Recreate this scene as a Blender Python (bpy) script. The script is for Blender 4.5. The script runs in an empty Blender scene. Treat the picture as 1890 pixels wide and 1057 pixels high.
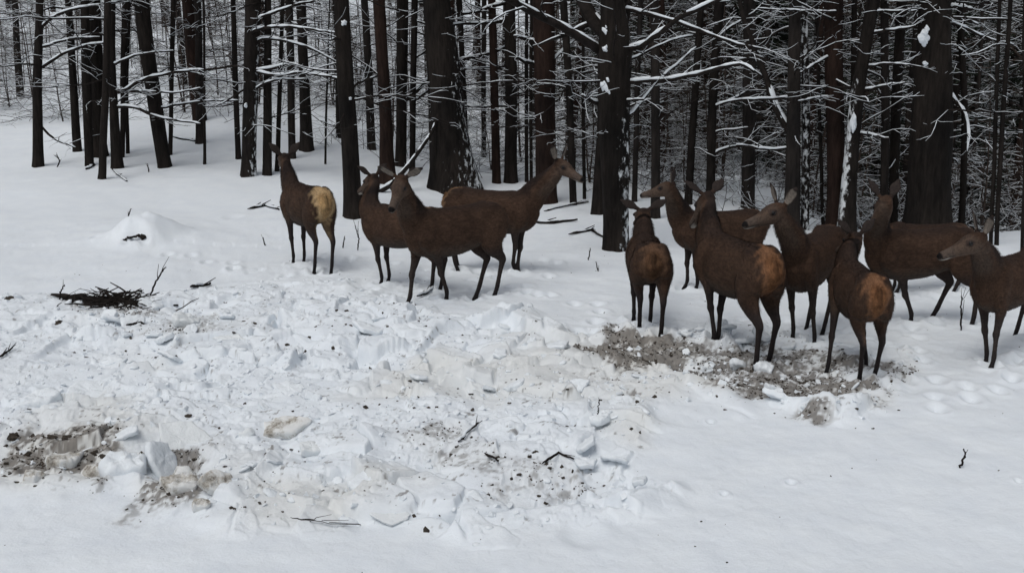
import bpy, math, random
import numpy as np
from mathutils import Vector

# ------------------------------------------------------------------ camera, world, light, exposure
scene = bpy.context.scene
col = scene.collection
cam_data = bpy.data.cameras.new("camera")
cam_data.sensor_width = 36.0
cam_data.lens = 34.57
cam_data.clip_start = 0.1
cam_data.clip_end = 1500
cam = bpy.data.objects.new("camera", cam_data)
cam.location = (0, 0, 2.7)
cam.rotation_euler = (math.radians(90 - 13.3), 0, 0)
col.objects.link(cam)
scene.camera = cam

SUN_ELEV, SUN_AZ = math.radians(62), math.radians(215)      # azimuth clockwise from +y: behind the camera, a little to the left
world = bpy.data.worlds.new("World")
scene.world = world
world.use_nodes = True
nt = world.node_tree
sky = nt.nodes.new("ShaderNodeTexSky")
sky.sky_type = 'NISHITA'
sky.sun_disc = False
sky.sun_elevation = SUN_ELEV
sky.sun_rotation = SUN_AZ
sky.dust_density = 4.0
hs = nt.nodes.new("ShaderNodeHueSaturation")
hs.inputs['Saturation'].default_value = 0.32
nt.links.new(sky.outputs[0], hs.inputs['Color'])
nt.links.new(hs.outputs[0], nt.nodes['Background'].inputs[0])
nt.nodes['Background'].inputs[1].default_value = 0.15
sd = bpy.data.lights.new("sun", 'SUN')
sd.energy = 1.0
sd.angle = math.radians(30)
sd.color = (1.0, 0.96, 0.9)
sun = bpy.data.objects.new("sun", sd)
dv = Vector((math.sin(SUN_AZ) * math.cos(SUN_ELEV), math.cos(SUN_AZ) * math.cos(SUN_ELEV), math.sin(SUN_ELEV)))
sun.rotation_euler = dv.to_track_quat('Z', 'Y').to_euler()
col.objects.link(sun)
scene.view_settings.view_transform = 'Standard'
scene.view_settings.look = 'None'
scene.view_settings.exposure = -0.5
scene.view_settings.gamma = 1.0
scene.render.engine = 'CYCLES'
scene.cycles.max_bounces = 5
scene.cycles.diffuse_bounces = 3
scene.cycles.glossy_bounces = 2
scene.cycles.use_denoising = True

rnd = random.Random(7)
nr = np.random.default_rng(11)

# ------------------------------------------------------------------ land, noise
def sstep(a, b, x):
    t = np.clip((x - a) / (b - a), 0, 1)
    return t * t * (3 - 2 * t)

def soft(t, k=3.0):
    return 0.5 * (t + np.sqrt(t * t + k * k)) - 0.5 * k * np.exp(-np.clip(-t, 0, 60) / 8) * 0

def land(x, y):
    """large shape of the forest floor: clearing, slope on the left, dip and far side on the right"""
    x = np.asarray(x, float); y = np.asarray(y, float)
    r = np.hypot(x, y)
    u = x / np.maximum(r, 6.0)
    wl = 1 - sstep(-0.28, 0.02, u)
    wr = sstep(0.20, 0.40, u)
    yy = np.maximum(y, 0)
    rise_l = 0.175 * np.where(yy > 14, soft(yy - 20, 4.0), 0) * sstep(12, 20, yy)
    rise_c = 0.105 * soft(yy - 24, 5.0) * sstep(14, 22, yy)
    dip = -5.2 * sstep(13.5, 34, yy) + 0.25 * soft(yy - 40, 6.0) * sstep(30, 42, yy)
    far = sstep(95, 150, yy)
    h = wl * rise_l + (1 - wl) * ((1 - wr) * rise_c + wr * dip)
    h = h * (1 - far) + far * (14 + 0.02 * (yy - 95))
    return h

DEER = [{'coat': {'rump': 2},
  'ear': 0.6,
  'hoof': [[-0.087, -0.008], [-0.103, 0.054], [0.25, -0.066], [0.015, 0.023]],
  'label': 'leftmost deer, seen from behind with a broad pale tan rump and its head raised',
  'legs': '',
  'nose': [0.959, -0.194, -0.208],
  'poll': [0.896, -0.086, 1.344],
  'pos': [-2.661, 12.599, -0.02],
  's': 0.998,
  'th': 2.154,
  'wide': 1.0},
 {'coat': {'rump': 1},
  'ear': 0.85,
  'hoof': [[0.003, -0.158], [-0.046, -0.043], [0.1, -0.16], [0.0, 0.0]],
  'label': 'slender dark deer half hidden behind the one looking at the camera, head turned left',
  'legs': '',
  'nose': [0.872, -0.21, -0.443],
  'poll': [0.705, -0.31, 1.351],
  'pos': [-1.304, 11.368, -0.02],
  's': 0.917,
  'th': 2.562,
  'wide': 1.0},
 {'coat': {'rump': 0},
  'ear': 1.1,
  'hoof': [[-0.305, -0.137], [0.267, 0.16], [0.063, -0.023], [0.298, 0.16]],
  'label': 'brown deer standing side on with rounded ears spread, looking towards the camera',
  'legs': '',
  'nose': [0.638, 0.552, -0.537],
  'poll': [0.752, 0.188, 1.429],
  'pos': [-0.636, 10.765, -0.02],
  's': 0.997,
  'th': 3.745,
  'wide': 1.0},
 {'coat': {'rump': 1},
  'ear': 0.35,
  'hoof': [[-0.042, -0.077], [-0.102, 0.124], [0.0, 0.0], [0.082, 0.027]],
  'label': 'deer behind the one looking at the camera, facing right with its neck stretched up',
  'legs': '',
  'nose': [0.877, -0.344, -0.336],
  'poll': [0.888, 0.029, 1.447],
  'pos': [-0.245, 12.259, -0.02],
  's': 0.977,
  'th': -0.348,
  'wide': 1.0},
 {'coat': {'rump': 3},
  'ear': 1.0,
  'hoof': [[-0.044, -0.017], [-0.298, 0.047], [0.42, -0.048], [-0.048, 0.013]],
  'label': 'small deer seen squarely from behind, ears spread, at the left edge of the right group',
  'legs': '',
  'nose': [0.919, 0.121, -0.376],
  'poll': [0.975, -0.034, 1.208],
  'pos': [1.35, 9.62, -0.02],
  's': 0.87,
  'th': 1.536,
  'wide': 1.2},
 {'coat': {'rump': 0},
  'ear': 0.3,
  'hoof': [[-0.144, -0.16], [0.0, 0.0], [0.0, 0.0], [0.0, 0.0]],
  'label': 'deer facing left at the back of the right group, its long grey face in profile',
  'legs': '',
  'nose': [0.886, -0.402, -0.23],
  'poll': [0.731, 0.173, 1.441],
  'pos': [2.414, 11.349, -0.02],
  's': 0.866,
  'th': 3.236,
  'wide': 1.0},
 {'coat': {'rump': 4},
  'ear': 0.75,
  'hoof': [[-0.173, -0.047], [-0.124, 0.105], [-0.022, -0.045], [0.182, -0.071]],
  'label': 'large deer seen from behind with an orange brown rump, standing on the bare brown patch',
  'legs': '',
  'nose': [0.725, 0.064, -0.686],
  'poll': [0.887, -0.158, 1.313],
  'pos': [2.028, 8.743, -0.02],
  's': 1.01,
  'th': 1.854,
  'wide': 1.0},
 {'coat': {'rump': 0},
  'ear': 0.45,
  'hoof': [[-0.173, 0.053], [-0.173, 0.031], [0.272, -0.04], [0.201, -0.016]],
  'label': 'deer with its mouth slightly open facing left, close behind the large orange rumped one',
  'legs': '',
  'nose': [0.858, -0.481, -0.18],
  'poll': [0.871, -0.067, 1.422],
  'pos': [2.908, 9.316, -0.02],
  's': 0.961,
  'th': 4.096,
  'wide': 1.0},
 {'coat': {'rump': 4},
  'ear': 0.7,
  'hoof': [[-0.42, 0.16], [-0.24, -0.096], [0.142, -0.078], [0.224, -0.022]],
  'label': 'deer seen from behind with legs splayed, round orange rump and head lowered away',
  'legs': '',
  'nose': [0.878, 0.226, -0.422],
  'poll': [0.939, -0.201, 1.184],
  'pos': [2.97, 8.2, -0.02],
  's': 0.885,
  'th': 1.501,
  'wide': 0.97},
 {'coat': {'rump': 0},
  'ear': 0.35,
  'hoof': [[-0.42, -0.16], [-0.138, -0.135], [-0.051, 0.093], [0.213, -0.049]],
  'label': 'very dark deer walking left in front of the widest trunk at right',
  'legs': '',
  'nose': [-0.095, -0.778, -0.621],
  'poll': [0.633, 0.291, 1.429],
  'pos': [4.12, 9.75, -0.02],
  's': 0.93,
  'th': 3.316,
  'wide': 1.0},
 {'coat': {'rump': 0},
  'ear': 0.35,
  'hoof': [[0.097, 0.034], [-0.043, 0.111], [-0.134, -0.16], [-0.223, -0.16]],
  'label': 'rightmost deer, upright ears and face in profile, its hindquarters cut off by the picture edge',
  'legs': '',
  'nose': [0.829, -0.479, -0.288],
  'poll': [0.92, 0.086, 1.351],
  'pos': [4.5, 8.62, -0.02],
  's': 0.9,
  'th': 3.787,
  'wide': 1.0},
 {'coat': {'rump': 0},
  'ear': 0.5,
  'hoof': [[0.0, 0.0], [0.0, 0.0], [0.1, 0.0], [-0.05, 0.0]],
  'label': 'young deer almost wholly hidden behind the dark walking one, only its legs showing',
  'legs': '',
  'nose': [0.813, 0.1, -0.574],
  'poll': [0.294, 0.423, 0.703],
  'pos': [4.75, 11.1, -0.02],
  's': 0.76,
  'th': 3.107,
  'wide': 1.0}]
TREES = [[20.583, [[-9.923, 0.405], [-9.73, 2.045], [-9.518, 3.755]], [0.1076, 0.0906, 0.0736], 'dark', 'straight dark trunk standing alone nearest the left edge of the clearing',
  [[0.034, [[-9.508, 20.583, 3.249], [-9.236, 20.433, 3.413], [-8.676, 20.283, 3.574], [-8.059, 20.133, 3.65], [-7.354, 19.983, 3.755]]],
   [0.034, [[-9.584, 20.583, 2.457], [-9.144, 20.417, 2.673], [-8.517, 20.25, 2.873], [-8.056, 20.083, 2.914]]],
   [0.0283, [[-9.542, 20.583, 2.844], [-9.1, 20.383, 2.949], [-8.679, 20.183, 3.02], [-8.112, 19.983, 3.027]]], [0.0283, [[-9.72, 20.583, 1.219], [-9.495, 20.433, 1.009], [-8.967, 20.283, 0.834]]]]],
 [28.075, [[-13.792, 1.495], [-13.775, 2.692], [-13.682, 4.139]], [0.1064, 0.0912, 0.076], 'grey', 'leaning grey trunk up the slope at the far left edge', []],
 [22.295, [[-9.813, 0.604], [-9.756, 2.343], [-9.684, 3.843]], [0.0978, 0.0794, 0.0672], 'dark', 'trunk just left of the paired thick trunks in the left clump', []],
 [20.583, [[-8.847, 0.405], [-8.707, 2.154], [-8.602, 3.755]], [0.0793, 0.0963, 0.085], 'dark', 'front left trunk of the tight clump on the left', []],
 [21.596, [[-9.082, 0.516], [-8.972, 2.127], [-8.865, 3.807]], [0.1956, 0.1719, 0.1541], 'dark', 'thickest trunk in the tight clump on the left', []],
 [19.218, [[-8.054, 0.28], [-7.775, 1.986], [-7.574, 3.685]], [0.0743, 0.069, 0.0637], 'dark', 'thin trunk of the left clump whose foot stands nearest the camera', []],
 [20.353, [[-8.17, 0.382], [-8.104, 2.16], [-7.988, 3.743]], [0.1121, 0.0728, 0.0672], 'dark', 'right hand trunk of the left clump with a small stump at its foot',
  [[0.0336, [[-7.856, 20.353, 1.987], [-7.574, 20.193, 2.143], [-7.203, 20.033, 2.242], [-6.58, 19.873, 2.361], [-6.057, 19.713, 2.395], [-5.203, 19.553, 2.48]]],
   [0.028, [[-7.848, 20.353, 1.955], [-7.356, 20.153, 1.973], [-6.746, 19.953, 1.948], [-6.138, 19.753, 2.04]]],
   [0.0336, [[-7.875, 20.353, 1.662], [-7.611, 20.178, 1.66], [-7.214, 20.003, 1.477], [-6.639, 19.828, 1.402], [-6.157, 19.653, 1.35]]],
   [0.028, [[-7.984, 20.353, 2.513], [-7.591, 20.219, 2.673], [-7.05, 20.086, 2.747], [-6.681, 19.953, 2.767]]]]],
 [21.533, [[-8.525, 0.509], [-8.33, 2.128], [-8.132, 3.804]], [0.0532, 0.065, 0.0769], 'dark', 'slim trunk just right of the left clump, slightly leaning right', []],
 [21.914, [[-8.536, 0.555], [-8.463, 1.886], [-8.183, 3.823]], [0.0421, 0.0421, 0.0361], 'dark', 'very thin stem beside the slim trunk right of the left clump', []],
 [20.478, [[-7.203, 0.394], [-7.327, 1.612], [-7.399, 2.587], [-7.452, 3.75]], [0.124, 0.1409, 0.1465, 0.1522], 'dark', 'thick trunk leaning strongly to the left with a curved foot',
  [[0.0282, [[-7.282, 20.478, 1.612], [-6.786, 20.345, 1.706], [-6.078, 20.211, 1.799], [-5.495, 20.078, 1.783]]]]],
 [21.808, [[-7.563, 0.542], [-7.389, 2.121], [-7.208, 3.818]], [0.0479, 0.0479, 0.0539], 'dark', 'thin upright stem directly behind the curved leaning trunk', []],
 [22.783, [[-7.185, 0.67], [-7.1, 2.335], [-7.012, 3.868]], [0.0998, 0.0811, 0.0748], 'grey', 'medium trunk halfway between the curved leaning trunk and the mossy pair', []],
 [20.731, [[-6.478, 0.42], [-6.353, 2.15], [-6.237, 3.763]], [0.0342, 0.0285, 0.0228], 'dark', 'pole thin stem in front of the medium trunk left of centre', []],
 [21.216, [[-5.887, 0.471], [-5.849, 2.137], [-5.799, 3.788]], [0.0583, 0.0583, 0.0525], 'dark', 'slim trunk left of the thick trunk behind the leftmost deer', []],
 [19.532, [[-5.259, 0.306], [-5.124, 1.975], [-4.966, 3.701]], [0.1455, 0.1455, 0.1509], 'patch', 'thick trunk with snow flecks, just left of the leftmost deer',
  [[0.0377, [[-5.014, 19.532, 2.398], [-4.638, 19.372, 2.431], [-4.234, 19.212, 2.493], [-3.976, 19.052, 2.455], [-3.613, 18.892, 2.318], [-3.153, 18.732, 2.223]]],
   [0.0323, [[-4.995, 19.532, 2.357], [-4.485, 19.132, 2.293], [-3.884, 18.732, 2.351], [-3.31, 18.332, 2.291]]],
   [0.0323, [[-4.962, 19.532, 2.918], [-4.608, 19.382, 2.997], [-4.166, 19.232, 2.895], [-3.731, 19.082, 2.774], [-3.215, 18.932, 2.516]]],
   [0.0323, [[-5.112, 19.532, 3.019], [-4.78, 19.282, 3.175], [-4.412, 19.032, 3.188], [-3.855, 18.782, 3.162], [-3.215, 18.532, 3.061]]],
   [0.0269, [[-5.015, 19.532, 2.026], [-4.747, 19.332, 2.166], [-4.385, 19.132, 2.243], [-3.931, 18.932, 2.237]]],
   [0.0323, [[-4.938, 19.532, 3.302], [-4.563, 19.299, 3.443], [-4.096, 19.066, 3.561], [-3.541, 18.832, 3.665]]], [0.0216, [[-5.205, 19.532, 2.026], [-5.392, 19.332, 1.879], [-5.658, 19.132, 1.725]]]],
  [[-5.17, 1.745, 0.065, 0.086]]],
 [19.657, [[-4.912, 0.31], [-4.766, 2.489], [-4.686, 3.708]], [0.0976, 0.0759, 0.0651], 'dark', 'dark trunk right beside the thick snow flecked trunk', [], [[-5.202, 1.248, 0.087, 0.108]]],
 [20.012, [[-4.798, 0.335], [-4.632, 2.169], [-4.484, 3.726]], [0.0496, 0.0441, 0.0386], 'dark', 'thin trunk above the ears of the leftmost deer', []],
 [21.545, [[-4.805, 0.472], [-4.743, 2.128], [-4.679, 3.805]], [0.0828, 0.0828, 0.0769], 'grey', 'greyish trunk seen over the back of the leftmost deer', []],
 [22.321, [[-4.64, 0.54], [-4.637, 2.108], [-4.611, 3.844]], [0.1469, 0.1102, 0.1041], 'grey', 'flared greyish trunk up the slope above the leftmost deer', []],
 [21.114, [[-4.007, 0.388], [-3.927, 1.691], [-3.845, 2.804]], [0.0232, 0.0232, 0.0174], 'dark', 'wispy stem in the gap right of the leftmost deer', []],
 [16.102, [[-2.601, 0.054], [-2.616, 0.617], [-2.623, 1.845], [-2.661, 3.525]], [0.1704, 0.1435, 0.139, 0.1211], 'dark', 'thick black trunk leaning left between the leftmost deer and the next two',
  [[0.0269, [[-2.624, 16.102, 2.93], [-2.728, 15.952, 2.936], [-2.846, 15.802, 2.917]]], [0.0224, [[-2.523, 16.102, 2.187], [-2.429, 16.252, 2.269], [-2.166, 16.402, 2.351]]]],
  [[-2.641, 3.19, 0.081, 0.09], [-2.584, 2.025, 0.045, 0.054]]],
 [23.07, [[-3.276, 0.49], [-3.29, 2.331], [-3.324, 3.883]], [0.1012, 0.0886, 0.0822], 'grey', 'grey trunk seen in the gap right of the thick black leaning trunk', []],
 [19.318, [[-2.445, 0.182], [-2.456, 1.258], [-2.482, 2.492], [-2.507, 3.69]], [0.1708, 0.1228, 0.1121, 0.1175], 'brown', 'reddish brown trunk behind the deer looking at the camera', []],
 [21.213, [[-2.418, 0.284], [-2.349, 2.025], [-2.281, 3.788]], [0.1168, 0.1168, 0.1226], 'dark', 'dark trunk touching the right side of the reddish brown one',
  [[0.0467, [[-2.3, 21.213, 1.709], [-1.634, 20.913, 2.255], [-1.085, 20.613, 2.554], [-0.599, 20.313, 2.673], [0.0, 20.013, 2.861]]],
   [0.0292, [[-2.011, 21.213, 1.777], [-1.47, 20.963, 2.144], [-1.092, 20.713, 2.39], [-0.495, 20.463, 2.426], [0.054, 20.213, 2.462]]]]],
 [20.687, [[-2.11, 0.233], [-2.034, 2.042], [-1.961, 3.761]], [0.0627, 0.0627, 0.0684], 'dark', 'narrow trunk left of the huge rough barked trunk', []],
 [19.055, [[-1.128, 0.109], [-1.196, 1.278], [-1.279, 2.595], [-1.383, 3.677]], [0.4324, 0.348, 0.2847, 0.2531], 'patch', 'huge rough barked trunk flaring at the base with snow stuck on its side', []],
 [20.596, [[-1.625, 0.198], [-1.634, 2.153], [-1.691, 3.756]], [0.0852, 0.0909, 0.1022], 'grey', 'trunk half hidden behind the left side of the huge rough barked one', []],
 [20.879, [[-0.956, 0.174], [-1.014, 2.146], [-1.084, 3.77]], [0.0576, 0.0576, 0.0576], 'dark', 'narrow trunk peeping out on the right of the huge rough barked one', []],
 [23.637, [[-0.675, 0.282], [-0.676, 2.073], [-0.651, 3.912]], [0.0584, 0.0584, 0.0584], 'grey', 'thin grey trunk far back between the two deer heads', []],
 [19.794, [[-0.306, 0.108], [-0.352, 2.175], [-0.398, 3.715]], [0.093, 0.0821, 0.0766], 'brown', 'brown trunk above the back of the deer facing right', []],
 [19.896, [[-0.022, 0.106], [-0.043, 2.172], [-0.084, 3.72]], [0.132, 0.1155, 0.1045], 'dark', 'straight dark trunk rising from behind the shoulders of the deer facing right',
  [[0.033, [[-0.116, 19.896, 3.313], [-0.472, 19.696, 3.286], [-0.935, 19.496, 3.25], [-1.388, 19.296, 3.195], [-1.799, 19.096, 3.288]]],
   [0.0385, [[-0.116, 19.896, 3.69], [-0.356, 19.736, 3.601], [-0.676, 19.576, 3.464], [-0.929, 19.416, 3.438], [-1.329, 19.256, 3.51], [-1.721, 19.096, 3.601]]],
   [0.0275, [[0.011, 19.896, 3.046], [0.158, 19.696, 3.002], [0.417, 19.496, 2.897]]], [0.0275, [[-0.119, 19.896, 1.696], [-0.598, 20.046, 1.667], [-1.041, 20.196, 1.681]]]]],
 [19.979, [[0.298, 0.106], [0.291, 2.17], [0.286, 3.724]], [0.0386, 0.0386, 0.0331], 'dark', 'thin stem left of the wide trunk behind the right facing deer', []],
 [19.979, [[0.397, 0.106], [0.369, 1.639], [0.392, 3.724]], [0.0331, 0.0331, 0.0276], 'dark', 'thinner crooked stem beside the wide trunk behind the right facing deer', []],
 [18.095, [[0.622, 0.05], [0.596, 2.22], [0.565, 3.628]], [0.1857, 0.1907, 0.1958], 'brown', 'wide straight trunk behind the neck of the right facing deer',
  [[0.0402, [[0.397, 18.095, 2.883], [0.238, 17.845, 2.973], [0.028, 17.595, 2.988]]], [0.0402, [[0.399, 18.095, 2.496], [0.24, 17.895, 2.573], [0.066, 17.695, 2.621]]],
   [0.0301, [[0.748, 18.095, 2.6], [0.931, 18.295, 2.79], [1.137, 18.495, 2.935]]]]],
 [17.848, [[1.129, 0.044], [1.033, 2.037], [0.908, 3.615]], [0.0644, 0.0644, 0.0693], 'dark', 'slim dark trunk just right of the right facing deer', []],
 [18.385, [[1.366, 0.057], [1.309, 2.212], [1.276, 3.643]], [0.0357, 0.0306, 0.0255], 'dark', 'thin stem between the right facing deer and the forked tree', []],
 [16.898, [[1.485, 0.025], [1.505, 1.347], [1.495, 3.566]], [0.1128, 0.0658, 0.047], 'dark', 'tapering trunk standing close behind the forked tree', []],
 [13.809, [[1.495, 0.0], [1.44, 0.99], [1.387, 1.966], [1.383, 2.768], [1.339, 3.408]], [0.1627, 0.1937, 0.2169, 0.2324, 0.1549], 'patch',
  'forked tree in mid picture with snow cushions on its knots and a heavy snowy bough',
  [[0.0658, [[1.236, 13.809, 2.732], [1.017, 13.584, 2.866], [0.533, 13.359, 3.111], [0.209, 13.134, 3.239], [-0.137, 12.909, 3.414]]],
   [0.0426, [[1.42, 13.809, 2.746], [1.571, 13.642, 2.746], [1.71, 13.475, 2.78], [1.966, 13.309, 2.993], [2.215, 13.142, 3.172], [2.619, 12.975, 3.365], [2.876, 12.809, 3.487]]],
   [0.031, [[1.429, 13.809, 3.309], [1.674, 13.709, 3.263], [2.195, 13.609, 3.126], [2.625, 13.509, 2.942], [2.985, 13.409, 2.808], [3.279, 13.309, 2.752]]],
   [0.0349, [[1.461, 13.809, 2.312], [1.706, 13.569, 2.34], [2.113, 13.329, 2.367], [2.593, 13.089, 2.484], [2.96, 12.849, 2.609], [3.035, 12.609, 2.478]]],
   [0.0194, [[1.459, 13.809, 2.099], [1.611, 13.509, 2.083], [1.725, 13.209, 2.097]]], [0.0349, [[1.191, 13.809, 2.04], [1.069, 13.609, 2.079], [0.951, 13.409, 2.159]]],
   [0.0194, [[1.631, 13.809, 2.624], [1.987, 14.009, 2.798], [2.406, 14.209, 2.918], [2.616, 14.409, 2.95]]], [0.0232, [[1.615, 13.809, 1.855], [1.872, 14.109, 2.101], [2.286, 14.409, 2.507], [2.678, 14.709, 2.788]]],
   [0.1085, [[1.275, 13.809, 2.983], [1.085, 13.884, 3.199], [0.961, 13.959, 3.416], [0.849, 14.034, 3.845], [0.696, 14.109, 4.551]]],
   [0.093, [[1.496, 13.809, 2.983], [1.569, 13.909, 3.413], [1.653, 14.009, 3.983], [1.714, 14.109, 4.826]]]],
  [[1.308, 2.281, 0.201, 0.263], [1.27, 3.014, 0.116, 0.201], [1.261, 2.781, 0.093, 0.108], [1.444, 0.932, 0.085, 0.046]]],
 [18.157, [[2.276, 0.051], [2.273, 2.218], [2.308, 3.631]], [0.0504, 0.0504, 0.0453], 'grey', 'thin trunk just right of the forked tree', []],
 [16.629, [[2.462, 0.02], [2.369, 2.259], [2.308, 3.553]], [0.0787, 0.074, 0.0694], 'grey', 'trunk rising behind the face of the grey faced deer', []],
 [17.806, [[3.212, 0.043], [3.248, 1.754], [3.292, 3.613]], [0.0741, 0.0642, 0.0593], 'dark', 'slightly curved trunk behind the neck of the grey faced deer', []],
 [17.558, [[3.569, 0.038], [3.54, 1.295], [3.549, 2.511], [3.571, 3.6]], [0.0829, 0.078, 0.078, 0.0829], 'dark', 'dark trunk rising right behind the head of the large orange rumped deer',
  [[0.0293, [[3.592, 17.558, 1.814], [3.771, 17.392, 1.897], [3.979, 17.225, 2.042], [4.082, 17.058, 2.157]]], [0.0244, [[3.595, 17.558, 1.352], [3.861, 17.258, 1.412], [4.205, 16.958, 1.526]]],
   [0.0293, [[3.583, 17.558, 0.979], [3.778, 17.458, 1.094], [4.059, 17.358, 1.141], [4.301, 17.258, 1.131]]],
   [0.0244, [[3.565, 17.558, 2.969], [3.761, 17.425, 3.147], [4.088, 17.292, 3.366], [4.229, 17.158, 3.536]]]]],
 [17.629, [[4.271, -0.01], [4.163, 1.763], [4.071, 3.604]], [0.1225, 0.1176, 0.1078], 'grey', 'broad even trunk over the back of the deer at the rear of the right group', []],
 [15.443, [[4.461, -0.04], [4.352, 1.88], [4.27, 3.492]], [0.1251, 0.1035, 0.0863], 'grey', 'trunk directly behind the deer with its mouth open, holding a snowy leaning limb',
  [[0.0561, [[4.299, 15.443, 1.531], [4.097, 15.503, 1.918], [3.878, 15.563, 2.451], [3.713, 15.623, 2.818], [3.539, 15.683, 3.344], [3.402, 15.743, 3.826]]],
   [0.0259, [[4.299, 15.443, 2.044], [3.931, 15.277, 2.035], [3.601, 15.11, 2.042], [3.12, 14.943, 1.986]]], [0.0259, [[4.383, 15.443, 1.279], [4.019, 15.277, 1.261], [3.683, 15.11, 1.318], [3.396, 14.943, 1.358]]]]],
 [15.745, [[4.757, -0.068], [4.662, 1.44], [4.495, 3.507]], [0.066, 0.0616, 0.0484], 'snowy', 'slender trunk plastered with snow behind the deer with its mouth open', []],
 [15.5, [[5.167, -0.084], [5.024, 1.877], [4.885, 3.495]], [0.1428, 0.1385, 0.1341], 'brown', 'bare reddish trunk with no branches in the right group',
  [[0.026, [[4.84, 15.5, 2.655], [4.55, 15.25, 2.536], [4.306, 15.0, 2.421]]], [0.0216, [[4.885, 15.5, 2.042], [4.6, 15.3, 2.034], [4.338, 15.1, 1.995]]],
   [0.0216, [[5.045, 15.5, 3.336], [4.857, 15.367, 3.299], [4.247, 15.233, 3.325], [3.647, 15.1, 3.343]]]]],
 [15.069, [[5.21, -0.059], [5.186, 1.083], [5.228, 2.3], [5.284, 3.086], [5.324, 3.473]], [0.1433, 0.1054, 0.0927, 0.0969, 0.1012], 'snowleft', 'trunk leaning right with snow and lichen plastered up its lower left side',
  [[0.0253, [[5.364, 15.069, 2.993], [5.511, 14.869, 3.043], [5.823, 14.669, 3.091]]], [0.0211, [[5.372, 15.069, 2.522], [5.554, 14.869, 2.556], [5.796, 14.669, 2.542]]],
   [0.0253, [[5.309, 15.069, 1.51], [5.423, 14.819, 1.53], [5.535, 14.569, 1.494]]], [0.0253, [[5.337, 15.069, 2.164], [5.579, 14.869, 2.266], [5.74, 14.669, 2.287]]],
   [0.0211, [[5.282, 15.069, 3.303], [5.626, 14.919, 3.297], [5.858, 14.769, 3.306]]], [0.0211, [[5.18, 15.069, 1.778], [5.195, 15.219, 1.712], [5.214, 15.369, 1.686]]]],
  [[5.142, 1.711, 0.084, 0.303]]],
 [16.525, [[5.313, -0.159], [5.137, 1.377], [4.919, 3.547]], [0.0323, 0.0323, 0.0277], 'dark', 'thin stem left of the bare reddish trunk', []],
 [15.7, [[5.547, -0.121], [5.379, 1.866], [5.256, 3.505]], [0.0438, 0.0438, 0.0394], 'dark', 'thin trunk crossing behind the right leaning one', []],
 [15.6, [[5.992, -0.135], [5.836, 1.871], [5.685, 3.5]], [0.0697, 0.0653, 0.061], 'grey', 'grey trunk behind the head of the dark walking deer', []],
 [15.9, [[6.262, -0.182], [6.138, 1.855], [6.072, 3.515]], [0.0798, 0.0798, 0.0843], 'patch', 'snow speckled trunk left of the widest trunk at right', []],
 [14.9, [[6.423, -0.069], [6.292, 1.507], [6.208, 2.773], [6.164, 3.464]], [0.3166, 0.2999, 0.2499, 0.2249], 'dark', 'widest black trunk in the right half with snow lodged high on its left side',
  [[0.0292, [[6.331, 14.9, 2.344], [6.4, 14.8, 2.19], [6.491, 14.7, 2.052], [6.597, 14.6, 1.909], [6.66, 14.5, 1.712], [6.652, 14.4, 1.508], [6.611, 14.3, 1.322]]],
   [0.0417, [[6.348, 14.9, 3.365], [6.457, 14.75, 3.351], [6.595, 14.6, 3.322]]], [0.025, [[6.353, 14.9, 3.159], [6.774, 15.033, 3.047], [7.173, 15.167, 2.917], [7.59, 15.3, 2.823]]],
   [0.0208, [[6.517, 14.9, 1.224], [6.712, 15.05, 1.151], [6.879, 15.2, 1.052]]], [0.0208, [[6.361, 14.9, 3.235], [6.513, 14.75, 3.185], [6.695, 14.6, 3.112]]]],
  [[5.951, 2.94, 0.167, 0.217], [5.987, 3.062, 0.067, 0.117], [6.002, 2.581, 0.075, 0.067]]],
 [15.3, [[7.101, -0.113], [6.936, 1.887], [6.654, 3.484]], [0.0555, 0.047, 0.047], 'dark', 'crooked thin trunk just right of the widest black trunk', []],
 [13.91, [[6.897, -0.006], [6.729, 1.961], [6.617, 3.413]], [0.0273, 0.0273, 0.0234], 'dark', 'left one of two thin poles over the rightmost deer', []],
 [13.828, [[6.943, -0.004], [6.802, 1.965], [6.717, 3.409]], [0.031, 0.031, 0.0272], 'dark', 'right one of two thin poles over the rightmost deer', []],
 [13.254, [[7.024, 0.0], [6.995, 0.241], [6.949, 0.69], [6.8, 1.996]], [0.0261, 0.0261, 0.0223, 0.0186], 'dark', 'thin trunk at the very right edge of the picture', []],
 [20.9, [[9.89, -1.544], [9.747, 1.59], [9.598, 3.771]], [0.0348, 0.0348, 0.0348], 'grey', 'thin far trunk leaning right beyond the rightmost deer', []]]
CHURN = [[-7.5, 10.6], [-5.52, 10.99], [-4.49, 10.6], [-3.69, 11.53], [-2.2, 11.98], [-1.53, 10.99], [-0.67, 10.25], [0.03, 10.38], [0.64, 9.72], [1.19, 9.72], [2.14, 9.72], [2.8, 9.92], [3.16, 8.94], [3.56, 8.77], [3.45, 7.99], [2.8, 7.09], [2.47, 6.86], [1.49, 7.4], [1.09, 6.76], [0.97, 5.83], [0.8, 5.46], [0.17, 5.22], [-0.46, 5.22], [-1.08, 5.22], [-1.64, 5.18], [-2.0, 5.42], [-2.55, 5.57], [-3.1, 5.49], [-4.02, 5.38]]
DIRT_A = [[0.59, 8.86], [0.97, 9.12], [1.5, 8.86], [1.73, 8.44], [1.81, 7.91], [1.58, 7.91], [1.28, 8.05], [0.95, 8.4]]
DIRT_B = [[1.72, 7.71], [2.14, 8.14], [2.48, 7.99], [2.89, 8.14], [3.0, 7.91], [3.22, 7.99], [3.11, 7.71], [2.65, 7.4], [2.4, 7.15], [2.02, 7.27]]
DIRT_C = [[1.49, 8.77], [2.49, 8.94], [3.32, 8.28], [2.76, 7.21], [1.8, 7.46], [1.44, 8.14]]
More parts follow.
